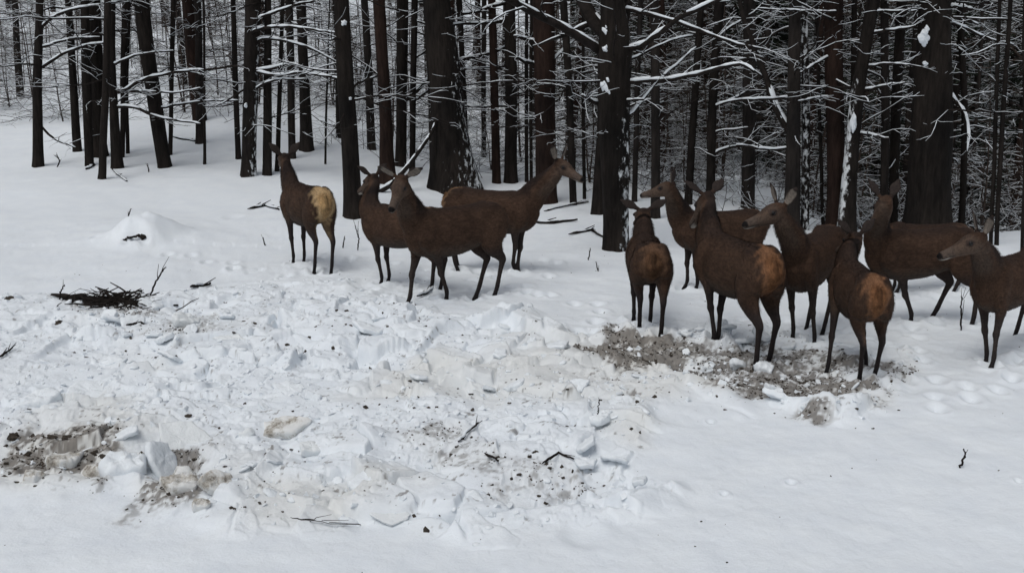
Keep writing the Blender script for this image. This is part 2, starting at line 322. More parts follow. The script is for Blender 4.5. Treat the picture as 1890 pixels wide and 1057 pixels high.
DIRT_D = [[-3.75, 6.76], [-3.2, 6.6], [-2.72, 6.45], [-2.68, 6.08], [-2.94, 6.0], [-3.41, 6.08]]
DIRT_E = [[-0.8, 6.66], [-0.38, 6.86], [-0.17, 6.45], [0.39, 6.27], [0.54, 5.83], [-0.15, 5.61], [-0.46, 6.18]]
HOLLOW_SHADE_DIRT = [[-2.63, 6.31], [-2.32, 6.41], [-2.02, 6.08], [-1.92, 5.71], [-2.18, 5.57], [-2.46, 5.83]]  # soil tint that also paints the dark shade of the slab hollow
DIRT_H = [[-3.44, 9.31], [-3.2, 9.92], [-2.8, 8.94], [-3.05, 8.77]]
DIRT_F = [[-4.97, 10.6], [-4.49, 10.6], [-3.83, 10.25], [-3.75, 9.72], [-4.29, 9.82]]
SLABS = [[-3.48, 7.68, 0.469, -14, 6, 10, 0.16, 'wide flat snow slab undercut by a dark shadow at the left'],
 [-3.7, 7.29, 0.383, -10, -8, 30, 0.22, 'rounded snow slab at the left, in front of the wide undercut one'],
 [-2.65, 8.92, 0.369, -14, 4, -10, 0.16, 'flat snow slab in front of the branch pile, right of the yellowish hollow'],
 [-3.25, 9.47, 0.325, -20, 20, 40, 0.3, 'blocky yellowish snow lump right of the branch pile'],
 [-1.69, 6.86, 0.402, -18, -10, 15, 0.2, 'curled snow crust with a brown underside, right of the upended block'],
 [-2.33, 6.47, 0.477, -42, 8, 20, 0.12, 'large tilted crust slab roofing the hollow in the lower left'],
 [-2.37, 6.2, 0.349, 14, 62, -24, 0.18, 'narrow upended snow block leaning across the hollow'],
 [-2.21, 6.06, 0.287, 35, -38, 25, 0.5, 'dirty angular ice block inside the hollow'],
 [-2.55, 6.06, 0.377, -10, 5, 0, 0.45, 'rounded clean snow block left of the hollow'],
 [-2.76, 6.12, 0.308, 12, 14, 60, 0.6, 'dirt crusted snow block left of the upended slabs'],
 [-2.08, 5.73, 0.273, -6, 5, 10, 0.34, 'brown stained snow lump lying in front of the hollow'],
 [-1.84, 5.67, 0.254, -44, 20, 35, 0.25, 'tilted rectangular snow block right of the brown stained lump'],
 [-1.88, 5.46, 0.131, -20, 10, 5, 0.4, 'small beige snow wedge below the tilted rectangular block'],
 [-0.28, 5.61, 0.228, -28, 10, -20, 0.25, 'rounded snow disc in the lower middle of the churned snow'],
 [-0.91, 5.79, 0.31, -12, -5, 10, 0.25, 'pale rounded snow mound block left of the snow disc'],
 [-1.39, 6.37, 0.233, -15, 10, 30, 0.25, 'pale yellowish crust slab right of the curled crust'],
 [-1.81, 7.58, 0.309, -12, 6, -25, 0.25, 'smooth snow slab with a shaded edge in the middle left'],
 [-3.88, 10.25, 0.292, -20, 20, 15, 0.3, 'snow block lying against the branch pile'],
 [-1.59, 7.4, 0.172, 30, 30, 10, 0.4, 'small snow wedge right of the smooth middle slab'],
 [2.19, 8.14, 0.245, -25, 10, 20, 0.35, 'snow lump beside the hind hooves of the large orange rumped deer'],
 [1.98, 8.28, 0.163, 60, 10, 0, 0.35, 'small upright snow block left of the large deer hind hooves'],
 [-0.82, 9.27, 0.212, 30, 20, 60, 0.4, 'upright snow wedge below the deer looking at the camera'],
 [-3.02, 6.18, 0.256, -8, 10, 50, 0.35, 'snow block in the dirty patch at the lower left edge'],
 [-1.9, 6.6, 0.155, 35, -20, 30, 0.4, 'small shaded wedge left of the curled crust'],
 [-0.73, 5.42, 0.293, -5, 4, 5, 0.07, 'thin low snow crust with a shaded edge near the bottom of the churned snow'],
 [-3.09, 5.88, 0.192, 0, 15, 20, 0.5, 'lumpy greyish snow block nearest the lower left edge']]
DIMPLES = [[3.78, 7.71, 0.072],
 [2.75, 7.87, 0.055],
 [1.81, 5.92, 0.049],
 [1.34, 5.75, 0.041],
 [3.92, 9.31, 0.107],
 [1.99, 8.53, 0.049],
 [-4.99, 14.24, 0.399],
 [3.02, 13.25, 0.149],
 [0.4, 12.97, 0.146],
 [0.1, 11.98, 0.176],
 [0.93, 7.09, 0.05],
 [0.62, 6.86, 0.048],
 [3.29, 5.92, 0.042],
 [-4.62, 16.11, 0.233],
 [-2.66, 13.73, 0.154],
 [0.41, 5.22, 0.188],
 [-1.36, 9.72, 0.167],
 [1.49, 6.97, 0.041]]
MOUND = [[-5.4, 14.12, 1.187]]
CLODS = [[-2.78, 6.27, 0.126],
 [-3.25, 6.53, 0.115],
 [-3.38, 6.37, 0.098],
 [-2.87, 6.35, 0.082],
 [-2.2, 5.9, 0.091],
 [-2.11, 5.94, 0.071],
 [-2.72, 6.31, 0.06],
 [-3.32, 6.0, 0.078],
 [0.13, 6.18, 0.088],
 [0.23, 6.1, 0.058],
 [-0.85, 7.75, 0.063],
 [-1.66, 6.22, 0.059],
 [-2.45, 7.03, 0.09],
 [-3.13, 6.51, 0.115],
 [-3.56, 6.6, 0.155],
 [-1.67, 5.42, 0.046],
 [1.65, 7.19, 0.05],
 [3.3, 7.91, 0.073],
 [-1.82, 9.82, 0.112],
 [-2.59, 9.51, 0.076],
 [-2.14, 8.92, 0.082],
 [-0.33, 7.48, 0.052],
 [-1.36, 9.12, 0.073],
 [-2.72, 7.21, 0.042],
 [0.89, 7.83, 0.064],
 [-3.73, 9.31, 0.128],
 [-4.64, 9.66, 0.144],
 [-2.93, 9.12, 0.073],
 [0.17, 6.27, 0.081],
 [0.05, 5.96, 0.057],
 [-1.44, 6.92, 0.041],
 [-1.79, 6.86, 0.056],
 [-0.02, 7.21, 0.042],
 [2.67, 6.84, 0.04],
 [2.63, 7.09, 0.05],
 [-1.87, 5.94, 0.042],
 [-1.53, 5.49, 0.033],
 [1.67, 8.4, 0.048],
 [-5.61, 10.66, 0.182],
 [2.45, 7.91, 0.073]]
FALLEN = [[0.0464,
  'g',
  [[-5.264, 10.911, 0.0], [-4.993, 10.787, 0.0], [-4.848, 10.952, 0.0], [-4.532, 10.705, 0.0], [-4.17, 10.315, 0.0], [-3.92, 10.274, 0.0]],
  'thick twisted dark branch arching over the twig heap on the churned snow at left'],
 [0.0256, 'g', [[-3.79, 11.281, 0.0], [-3.732, 11.466, 0.0], [-3.695, 11.733, 0.0]], 'short dark stick with a snow cap right of the branch pile'],
 [0.0189, 'g', [[-4.425, 11.116, 0.0], [-4.247, 11.096, 0.0]], 'thin straight stick lying just behind the branch pile'],
 [0.0143, 'g', [[-4.509, 8.259, 0.0], [-4.513, 8.383, 0.0], [-4.527, 8.548, 0.0]], 'dark stick poking out of the snow at the left edge'],
 [0.0056, 'g', [[-1.313, 5.321, 0.0], [-1.166, 5.32, 0.0], [-1.031, 5.28, 0.0], [-0.892, 5.3, 0.0]], 'thin stick half buried in the snow at the bottom'],
 [0.0108, 'g', [[0.198, 6.061, 0.0], [0.315, 6.266, 0.0], [0.412, 6.163, 0.0]], 'dark bent twig on the churned snow in the lower middle'],
 [0.0133, 'g', [[-0.38, 6.451, 0.0], [-0.322, 6.596, 0.0], [-0.251, 6.801, 0.0]], 'thin curved twig beside the brown hollow in the middle'],
 [0.0111, 'g', [[-0.185, 6.246, 0.0], [-0.09, 6.082, 0.0]], 'short dark twig right of the curved one'],
 [0.028, 'g', [[-4.545, 16.794, 0.0], [-4.327, 17.126, 0.0], [-3.957, 16.585, 0.0]], 'crooked stick on the smooth snow beside the leftmost deer'],
 [0.0187, 'g', [[-3.802, 9.349, 0.0], [-3.703, 9.472, 0.0], [-3.559, 9.267, 0.0]], 'short black stick in front of the branch pile'],
 [0.025, 'g', [[0.859, 14.919, 0.0], [1.23, 15.187, 0.0], [1.427, 14.569, 0.0]], 'crooked stick lying between the right facing deer and the forked tree'],
 [0.0314, 'g', [[0.358, 16.072, 0.0], [0.664, 15.866, 0.0], [1.084, 16.217, 0.0]], 'long stick lying behind the legs of the right facing deer'],
 [0.0237, 'g', [[0.549, 17.021, 0.0], [0.926, 17.558, 0.0], [1.401, 18.033, 0.0]], 'branch lying in the brush left of the forked tree'],
 [0.0334, 'g', [[-8.759, 20.205, 0.0], [-8.722, 20.583, 0.0]], 'stick beside the foot of the left clump'],
 [0.0223, 'g', [[-8.252, 20.247, 0.0], [-7.805, 19.512, 0.0], [-7.456, 19.009, 0.0]], 'thin stick trailing from the foot of the left clump'],
 [0.0214, 'g', [[-1.072, 10.787, 0.0], [-0.914, 11.116, 0.0]], 'thin stick by the front hooves of the deer looking at the camera'],
 [0.0385, 'g', [[-8.049, 23.486, 0.0], [-7.603, 23.166, 0.0], [-7.317, 22.933, 0.0]], 'fallen pole lying on the slope behind the curved leaning trunk']]
SPRIGS = [[0.0124, 'v', [[-4.149, 10.911, -0.003], [-4.072, 10.911, 0.175], [-3.98, 10.911, 0.32], [-3.926, 10.911, 0.377]], 'forked bare sprig rising out of the snow right of the branch pile'],
 [0.0091, 'v', [[2.991, 6.122, -0.004], [3.006, 6.122, 0.058], [3.022, 6.122, 0.116], [3.014, 6.122, 0.154]], 'lone forked twig standing in the smooth snow at lower right'],
 [0.0108, 'v', [[4.5, 9.472, -0.004], [4.47, 9.472, 0.231], [4.466, 9.472, 0.37]], 'thin sprig between the dark walking deer and the rightmost deer'],
 [0.0104, 'v', [[1.109, 12.288, -0.002], [1.072, 12.288, 0.14]], 'tiny sprig in the snow between the two groups of deer'],
 [0.0061, 'v', [[0.656, 6.966, -0.0], [0.647, 6.966, 0.052], [0.65, 6.966, 0.129]], 'tiny sprig on the churned snow below the brown patch'],
 [0.0116, 'v', [[-2.195, 13.726, -0.003], [-2.173, 13.726, 0.193], [-2.219, 13.726, 0.387]], 'thin bent sprig left of the slender dark deer'],
 [0.0117, 'v', [[-2.445, 13.932, -0.003], [-2.406, 13.932, 0.195]], 'short thin sprig right of the leftmost deer hind legs'],
 [0.0118, 'v', [[-3.58, 14.039, -0.001], [-3.611, 14.039, 0.143]], 'faint sprig left of the leftmost deer front legs'],
 [0.0122, 'v', [[-5.1, 10.726, -0.002], [-5.063, 10.726, 0.124], [-5.018, 10.726, 0.205]], 'twin sprig rising from the left end of the branch pile'],
 [0.0135, 'v', [[-6.36, 16.109, -0.0], [-6.332, 16.109, 0.108], [-6.299, 16.109, 0.18]], 'small tuft of stems on top of the snow mound'],
 [0.0169, 'v', [[-9.469, 20.478, -0.004], [-9.395, 20.478, 0.165], [-9.45, 20.478, 0.277]], 'small sprig right of the trunk standing nearest the left edge'],
 [0.0165, 'v', [[-7.361, 19.932, -0.002], [-7.377, 19.932, 0.195]], 'short twig stub left of the curved leaning trunk'],
 [0.0109, 'v', [[1.021, 12.966, -0.002], [1.054, 12.966, 0.184]], 'slim sprig left of the forked tree foot']]
POLE = [0.0568, [[-2.7, 18.384, 0.097], [-2.555, 18.384, 0.159], [-2.278, 18.484, 0.289], [-1.921, 18.584, 0.686], [-1.688, 18.684, 1.002], [-1.486, 18.784, 1.298], [-1.364, 18.884, 1.697]]]


def _h(ix, iy, seed):
    n = (ix.astype(np.int64) * 374761393 + iy.astype(np.int64) * 668265263 + seed * 1442695041) & 0xffffffff
    n = ((n ^ (n >> 13)) * 1274126177) & 0xffffffff
    return ((n ^ (n >> 16)) & 0xffff) / 65535.0

def vnoise(x, y, seed=0):
    ix = np.floor(x); iy = np.floor(y)
    fx = x - ix; fy = y - iy
    fx = fx * fx * (3 - 2 * fx); fy = fy * fy * (3 - 2 * fy)
    ix = ix.astype(np.int64); iy = iy.astype(np.int64)
    a = _h(ix, iy, seed); b = _h(ix + 1, iy, seed); c = _h(ix, iy + 1, seed); d = _h(ix + 1, iy + 1, seed)
    return (a * (1 - fx) + b * fx) * (1 - fy) + (c * (1 - fx) + d * fx) * fy

def fbm(x, y, f, o=4, seed=0):
    s = np.zeros_like(x); a = 0.5
    for i in range(o):
        s += a * (vnoise(x * f + 17.3 * i, y * f - 9.1 * i, seed + i) - 0.5)
        f *= 2.03; a *= 0.5
    return s

def worley_chunks(x, y, size, seed):
    """broken slabs: every cell has its own height and tilt; returns height (about -0.5..0.5) and edge distance"""
    gx = x / size; gy = y / size
    wx = gx + 0.5 * (vnoise(gx * 1.7, gy * 1.7, seed + 50) - 0.5)
    wy = gy + 0.5 * (vnoise(gx * 1.7 + 40, gy * 1.7, seed + 51) - 0.5)
    ix = np.floor(wx).astype(np.int64); iy = np.floor(wy).astype(np.int64)
    b1 = np.full(x.shape, 9.0); b2 = np.full(x.shape, 9.0)
    hh = np.zeros(x.shape)
    for dx in (-1, 0, 1):
        for dy in (-1, 0, 1):
            cx = ix + dx; cy = iy + dy
            px = cx + _h(cx, cy, seed); py = cy + _h(cx, cy, seed + 1)
            ex = wx - px; ey = wy - py
            d = np.sqrt(ex * ex + ey * ey)
            hc = (_h(cx, cy, seed + 2) - 0.5) + (_h(cx, cy, seed + 3) - 0.5) * ex * 1.6 + (_h(cx, cy, seed + 4) - 0.5) * ey * 1.6
            n1 = d < b1
            b2 = np.where(n1, b1, np.minimum(b2, d))
            hh = np.where(n1, hc, hh)
            b1 = np.where(n1, d, b1)
    return hh, b2 - b1

def poly_dist(x, y, poly):
    """signed distance, positive inside"""
    P = np.array(poly); n = len(P)
    dmin = np.full(x.shape, 1e9); inside = np.zeros(x.shape, bool)
    for i in range(n):
        ax, ay = P[i]; bx, by = P[(i + 1) % n]
        ex, ey = bx - ax, by - ay
        t = np.clip(((x - ax) * ex + (y - ay) * ey) / (ex * ex + ey * ey + 1e-9), 0, 1)
        d = np.hypot(x - ax - t * ex, y - ay - t * ey)
        dmin = np.minimum(dmin, d)
        c = ((ay > y) != (by > y)) & (x < (bx - ax) * (y - ay) / (by - ay + 1e-12) + ax)
        inside ^= c
    return np.where(inside, dmin, -dmin)

def hoof_points():
    o = []
    for d in DEER:
        c, s = math.cos(d['th']), math.sin(d['th'])
        for (rx, ry), (dx, dy) in zip(((.41, .1), (.41, -.1), (-.52, .11), (-.52, -.11)), d['hoof']):
            lx, ly = (rx + dx) * d['s'], (ry + dy) * d['s'] * d['wide']
            o.append((d['pos'][0] + lx * c - ly * s, d['pos'][1] + lx * s + ly * c))
    return o
HOOVES = hoof_points()
_g = random.Random(77)
PRINTS = []
for _d in DEER:
    for _k in range(9):
        _a = _g.uniform(0, 6.283); _r = _g.uniform(.15, 1.15)
        PRINTS.append((_d['pos'][0] + _r * math.cos(_a), _d['pos'][1] + _r * .7 * math.sin(_a)))
for _s, _e, _n in (((-2.9, 12.2), (-6.4, 14.5), 11), ((1.0, 10.4), (-.2, 11.6), 7), ((-.4, 10.0), (1.4, 8.9), 9), ((4.3, 8.0), (3.2, 7.2), 7)):
    for _k in range(_n):
        _t = (_k + _g.uniform(-.2, .2)) / _n
        PRINTS.append((_s[0] + (_e[0] - _s[0]) * _t + _g.uniform(-.12, .12), _s[1] + (_e[1] - _s[1]) * _t + (.09 if _k % 2 else -.09)))
HXY = np.array(HOOVES + PRINTS)
def tread(x, y):
    m = np.zeros(np.shape(x))
    for _d in DEER:
        m = np.maximum(m, np.exp(-(np.hypot(x - _d['pos'][0], (y - _d['pos'][1]) * 1.3) / .8) ** 2))
    return m

def churn_mask(x, y):
    n = fbm(x, y, 1.6, 3, 5) * 1.1
    return sstep(-0.12, 0.28, poly_dist(x, y, CHURN) + n)

def dirt_mask(x, y):
    m = np.zeros(np.shape(x))
    for poly, a in ((DIRT_A, 1.0), (DIRT_B, .95), (DIRT_C, .72), (DIRT_D, .8), (DIRT_E, .42), (DIRT_F, .55), (HOLLOW_SHADE_DIRT, .85), (DIRT_H, .5)):
        m = np.maximum(m, a * sstep(-0.15, 0.2, poly_dist(x, y, poly) + fbm(x, y, 3, 3, 91) * 1.0))
    return m

def ground_z(x, y, detail=False):
    x = np.asarray(x, float); y = np.asarray(y, float)
    z = land(x, y)
    r = np.hypot(x, y)
    z = z + fbm(x, y, 0.35, 3, 1) * 0.22 * sstep(6, 16, r) + fbm(x, y, 1.1, 3, 2) * 0.07
    cm = churn_mask(x, y)
    near = 1 - sstep(11.5, 13.5, r)
    cm = cm * near
    dm = dirt_mask(x, y)
    amp = 0.6 + 0.9 * vnoise(x * 0.9, y * 0.9, 33)
    z = z + cm * (0.06 + fbm(x, y, 1.3, 4, 8) * 0.10 * amp)
    da = sstep(-0.2, 0.3, poly_dist(x, y, DIRT_A))
    z = z - 0.06 * da - 0.035 * sstep(-0.1, 0.3, poly_dist(x, y, DIRT_C))
    for hx_, hy_, hr_, hd_ in ((SLABS[7][0], SLABS[7][1] + .03, .20, .17), (SLABS[9][0], SLABS[9][1], .17, .09), (SLABS[4][0], SLABS[4][1] - .12, .15, .10), (SLABS[0][0], SLABS[0][1] - .10, .20, .09), (SLABS[15][0], SLABS[15][1] - .1, .14, .06), (-3.5, 6.2, .3, .07), (-.55, 6.2, .3, .06), (.5, 5.9, .3, .05), (-1.2, 8.3, .3, .06), (-2.6, 8.0, .25, .08)):
        z = z - hd_ * np.exp(-(np.hypot(x - hx_, y - hy_) / hr_) ** 2)
    # bank of pushed up snow in front of the bare patch, mounds, dimples
    for (mx, my, w) in MOUND:
        q = np.hypot((x - mx) / (w * .36), (y - my - .2) / (w * .40))
        q = q * (1 + .5 * fbm(x, y, 2.2, 3, 66))
        z = z + 0.30 * np.exp(-q ** 2.6) * (1 + .5 * fbm(x, y, 3.3, 3, 67)) + 0.07 * np.exp(-(q * .45) ** 2)
        z = z - .12 * np.exp(-(np.hypot((x - mx) / .17, (y - my + .22) / .11)) ** 2)
    for (mx, my, w) in DIMPLES:
        q = np.hypot(x - mx, (y - my) * 0.8) / (w * 0.6)
        z = z - min(0.35 * w, 0.022) * np.exp(-q ** 3) + 0.008 * np.exp(-(q - 1.4) ** 2 * 4)
    for k_, (hx, hy) in enumerate(HOOVES + PRINTS):
        m = np.nonzero((np.abs(x - hx) < .3) & (np.abs(y - hy) < .3))[0]
        if not len(m): continue
        q = np.hypot(x[m] - hx, (y[m] - hy) * (1 if k_ < len(HOOVES) else .8))
        if k_ < len(HOOVES): z[m] += 0.03 * np.exp(-((q - 0.11) / 0.04) ** 2) - 0.03 * np.exp(-(q / 0.07) ** 2)
        else: z[m] += 0.014 * np.exp(-((q - 0.10) / 0.04) ** 2) - 0.045 * np.exp(-(q / 0.055) ** 2)
    if detail:
        keep = np.ones(x.shape)
        for hx, hy in HOOVES:
            keep = np.minimum(keep, 0.3 + 0.7 * sstep(0.05, 0.16, np.hypot(x - hx, y - hy)))
        d = np.zeros(x.shape)
        for size, a, sd_ in ((0.75, .150, 3), (0.36, .095, 13), (0.15, .026, 23), (0.06, .010, 63)):
            h, e = worley_chunks(x, y, size, sd_)
            k = sstep(0.35, 0.62, vnoise(x * 1.1 / size ** .5, y * 1.1 / size ** .5, sd_ + 9))
            d = d + a * k * (h * sstep(0.0, 0.12, e) - 0.25 * (1 - sstep(0.0, 0.10, e)))
        d = d + fbm(x, y, 7, 4, 71) * 0.035
        z = z + cm * d * keep * (1 - 0.35 * dm)
        z = z + dm * fbm(x, y, 22, 3, 77) * 0.05 * keep
        # soft untouched snow: wind ripples and tiny settling bumps
        z = z + (1 - cm) * (fbm(x, y, 4.5, 3, 41) * 0.022 + fbm(x, y, 16, 3, 42) * .007 + fbm(x * .6 + y * .3, y * 2.4, 1.2, 3, 44) * 0.02)
        tr_ = tread(x, y) * (1 - cm)
        z = z + tr_ * (fbm(x, y, 5, 4, 48) * .07 + fbm(x, y, 17, 2, 49) * .015)
    return z

def gz(x, y):
    return float(ground_z(np.array([x]), np.array([y]))[0])

# ------------------------------------------------------------------ mesh helpers
class Buf:
    """collects quads in numpy arrays and links them as one mesh object"""
    def __init__(self):
        self.v = []; self.f = []; self.n = 0; self.a = []
    def add(self, v, f, a=None):
        v = np.asarray(v, np.float32).reshape(-1, 3)
        self.v.append(v); self.f.append(np.asarray(f, np.int32).reshape(-1, 4) + self.n)
        if a is None: a = np.zeros(len(v), np.float32)
        self.a.append(np.broadcast_to(np.asarray(a, np.float32), (len(v),)))
        self.n += len(v)
    def tube(self, pts, rad, sides=6, att=0.0, flat=1.0, caps=True):
        P = np.asarray(pts, float); R = np.broadcast_to(np.asarray(rad, float), (len(P),)).copy()
        T = np.gradient(P, axis=0); T /= np.linalg.norm(T, axis=1)[:, None] + 1e-9
        ref = np.array([0, 0, 1.0]) if abs(T[len(T) // 2][2]) < 0.8 else np.array([0, 1.0, 0])
        A = np.cross(T, ref); A /= np.linalg.norm(A, axis=1)[:, None] + 1e-9
        B = np.cross(A, T)
        if caps:
            P = np.vstack([P[:1], P, P[-1:]]); R = np.concatenate([[R[0] * .02], R, [R[-1] * .02]])
            A = np.vstack([A[:1], A, A[-1:]]); B = np.vstack([B[:1], B, B[-1:]])
        th = np.arange(sides) * 2 * math.pi / sides
        V = P[:, None] + R[:, None, None] * (np.cos(th)[None, :, None] * A[:, None] + flat * np.sin(th)[None, :, None] * B[:, None])
        n = len(P)
        i, j = np.meshgrid(np.arange(n - 1), np.arange(sides), indexing='ij')
        k = (j + 1) % sides
        F = np.stack([i * sides + j, i * sides + k, (i + 1) * sides + k, (i + 1) * sides + j], -1)
        self.add(V, F, att)
    def grid(self, V, closed=False, att=None):
        V = np.asarray(V); n, m = V.shape[:2]
        i, j = np.meshgrid(np.arange(n - 1), np.arange(m if closed else m - 1), indexing='ij')
        k = (j + 1) % m
        self.add(V, np.stack([i * m + j, i * m + k, (i + 1) * m + k, (i + 1) * m + j], -1), att)
    def blob(self, c, r, seed=0, n=10, rough=0.25, squash=None):
        c = np.asarray(c, float); r = np.asarray(r, float)
        u = np.linspace(0.02, math.pi - 0.02, n); w = np.arange(n + 4) * 2 * math.pi / (n + 4)
        U, W = np.meshgrid(u, w, indexing='ij')
        D = np.stack([np.sin(U) * np.cos(W), np.sin(U) * np.sin(W), np.cos(U)], -1)
        q = 1 + rough * (np.sin(D[..., 0] * 3.1 + seed) * np.cos(D[..., 1] * 2.7 + seed * 1.7) + .6 * np.sin(D[..., 2] * 5 + D[..., 0] * 4 + seed * 2.3))
        self.grid(c + D * r * q[..., None], closed=True)
    def mesh(self, name, mat, smooth=True, attname=None):
        v = np.concatenate(self.v); f = np.concatenate(self.f)
        return make_mesh(name, v, f, mat, smooth, {attname: np.concatenate(self.a)} if attname else None)
    def obj(self, name, mat, parent=None, smooth=True, attname=None, loc=None):
        v = np.concatenate(self.v)
        if parent is not None and loc is None: loc = None
        o = bpy.data.objects.new(name, self.mesh(name, mat, smooth, attname))
        col.objects.link(o)
        if parent is not None: o.parent = parent
        return o

def make_mesh(name, v, f, mat, smooth=True, atts=None, cols=None):
    me = bpy.data.meshes.new(name)
    v = np.ascontiguousarray(v, np.float32); f = np.ascontiguousarray(f, np.int32)
    me.vertices.add(len(v)); me.vertices.foreach_set('co', v.ravel())
    me.loops.add(f.size); me.loops.foreach_set('vertex_index', f.ravel())
    me.polygons.add(len(f)); me.polygons.foreach_set('loop_start', np.arange(0, f.size, 4, dtype=np.int32))
    try: me.polygons.foreach_set('loop_total', np.full(len(f), 4, np.int32))
    except Exception: pass
    me.polygons.foreach_set('use_smooth', np.full(len(f), smooth, bool))
    me.update(calc_edges=True)
    me.validate()
    for k, a in (atts or {}).items():
        at = me.attributes.new(k, 'FLOAT', 'POINT'); at.data.foreach_set('value', np.ascontiguousarray(a, np.float32))
    for k, c in (cols or {}).items():
        at = me.attributes.new(k, 'FLOAT_COLOR', 'POINT')
        c4 = np.concatenate([c, np.ones((len(c), 1))], 1).astype(np.float32)
        at.data.foreach_set('color', c4.ravel())
    if mat: me.materials.append(mat)
    return me

def empty(name, loc=(0, 0, 0), rz=0.0, s=1.0):
    o = bpy.data.objects.new(name, None)
    o.location = loc; o.rotation_euler = (0, 0, rz); o.scale = (s, s, s); o.empty_display_size = 0.2
    col.objects.link(o)
    return o

def tag(o, label=None, cat=None, group=None, kind=None):
    if label: o['label'] = label
    if cat: o['category'] = cat
    if group: o['group'] = group
    if kind: o['kind'] = kind
    return o

def copy_tree(o, parent=None):
    c = o.copy(); col.objects.link(c); c.parent = parent
    for ch in list(o.children): copy_tree(ch, c)
    return c

# ------------------------------------------------------------------ materials
def newmat(name, rough=0.9, spec=0.2):
    m = bpy.data.materials.new(name); m.use_nodes = True
    b = m.node_tree.nodes['Principled BSDF']
    b.inputs['Roughness'].default_value = rough
    b.inputs['Specular IOR Level'].default_value = spec
    return m, m.node_tree, b

def node(t, kind, **kw):
    n = t.nodes.new(kind)
    for k, v in kw.items():
        if k.startswith('i_'): n.inputs[int(k[2:]) if k[2:].isdigit() else k[2:]].default_value = v
        else: setattr(n, k, v)
    return n

def mapped_noise(t, scale, vec=(1, 1, 1), detail=4, rough=.6):
    tc = node(t, 'ShaderNodeTexCoord'); mp = node(t, 'ShaderNodeMapping')
    mp.inputs['Scale'].default_value = vec
    n = node(t, 'ShaderNodeTexNoise'); n.inputs['Scale'].default_value = scale
    n.inputs['Detail'].default_value = detail; n.inputs['Roughness'].default_value = rough
    t.links.new(tc.outputs['Object'], mp.inputs[0]); t.links.new(mp.outputs[0], n.inputs['Vector'])
    return n

def ramp(t, src, stops):
    r = node(t, 'ShaderNodeValToRGB')
    e = r.color_ramp.elements
    while len(e) < len(stops): e.new(0.5)
    for i, (p, c) in enumerate(stops):
        e[i].position = p; e[i].color = (*c, 1)
    t.links.new(src, r.inputs[0])
    return r

def bump(t, b, src, strength, dist):
    n = node(t, 'ShaderNodeBump'); n.inputs['Strength'].default_value = strength; n.inputs['Distance'].default_value = dist
    t.links.new(src, n.inputs['Height']); t.links.new(n.outputs[0], b.inputs['Normal'])

def mat_ground():
    m, t, b = newmat("trodden snow", 0.75, 0.25)
    a = node(t, 'ShaderNodeVertexColor', layer_name='tint')
    n = mapped_noise(t, 3.0, detail=6)
    r = ramp(t, n.outputs[0], [(.3, (.93, .94, .96)), (.7, (1, 1, 1))])
    mx = node(t, 'ShaderNodeMix', data_type='RGBA', blend_type='MULTIPLY'); mx.inputs[0].default_value = 1
    t.links.new(a.outputs[0], mx.inputs[6]); t.links.new(r.outputs[0], mx.inputs[7])
    t.links.new(mx.outputs[2], b.inputs['Base Color'])
    n2 = mapped_noise(t, 45.0, detail=5, rough=.7)
    bump(t, b, n2.outputs[0], 0.4, 0.015)
    return m

def mat_snow(name="snow", colr=(.77, .82, .86)):
    m, t, b = newmat(name, 0.8, 0.2)
    n = mapped_noise(t, 9.0, detail=5)
    r = ramp(t, n.outputs[0], [(.3, tuple(c * .93 for c in colr)), (.7, colr)])
    t.links.new(r.outputs[0], b.inputs['Base Color'])
    n2 = mapped_noise(t, 40.0, detail=4)
    bump(t, b, n2.outputs[0], 0.6, 0.015)
    return m

def mat_bark(name, c0, c1, snow=0.0):
    """bark with vertical furrows; snow sticks where the 'snow' attribute is high"""
    m, t, b = newmat(name, 0.95, 0.1)
    n = mapped_noise(t, 16, (1, 1, .18), 6, .7)
    n1 = mapped_noise(t, 1.6, (1, 1, .5), 3)
    r = ramp(t, n.outputs[0], [(.3, c0), (.72, c1)])
    r1 = ramp(t, n1.outputs[0], [(.32, (.5, .53, .55)), (.7, (1.45, 1.38, 1.3))])
    mx = node(t, 'ShaderNodeMix', data_type='RGBA', blend_type='MULTIPLY'); mx.inputs[0].default_value = 1
    t.links.new(r.outputs[0], mx.inputs[6]); t.links.new(r1.outputs[0], mx.inputs[7])
    at = node(t, 'ShaderNodeAttribute', attribute_name='snow')
    sn = mapped_noise(t, 14, (1, 1, .55), 5, .65)
    ad = node(t, 'ShaderNodeMath', operation='ADD'); t.links.new(at.outputs['Fac'], ad.inputs[0]); t.links.new(sn.outputs[0], ad.inputs[1])
    rs = ramp(t, ad.outputs[0], [(.93, (0, 0, 0)), (1.0, (1, 1, 1))])
    rs.color_ramp.elements[0].position = .90
    m2 = node(t, 'ShaderNodeMix', data_type='RGBA')
    t.links.new(rs.outputs[0], m2.inputs[0]); t.links.new(mx.outputs[2], m2.inputs[6]); m2.inputs[7].default_value = (.62, .65, .67, 1)
    t.links.new(m2.outputs[2], b.inputs['Base Color'])
    bump(t, b, n.outputs[0], 0.9, 0.03)
    return m

def mat_twig():
    m, t, b = newmat("dark twig bark", 0.95, 0.1)
    n = mapped_noise(t, 12, detail=3)
    r = ramp(t, n.outputs[0], [(.3, (.009, .008, .007)), (.7, (.026, .021, .019))])
    t.links.new(r.outputs[0], b.inputs['Base Color'])
    return m

def mat_needles():
    m, t, b = newmat("spruce needles", 0.9, 0.15)
    n = mapped_noise(t, 6, detail=4)
    r = ramp(t, n.outputs[0], [(.3, (.012, .018, .013)), (.7, (.04, .05, .035))])
    t.links.new(r.outputs[0], b.inputs['Base Color'])
    return m

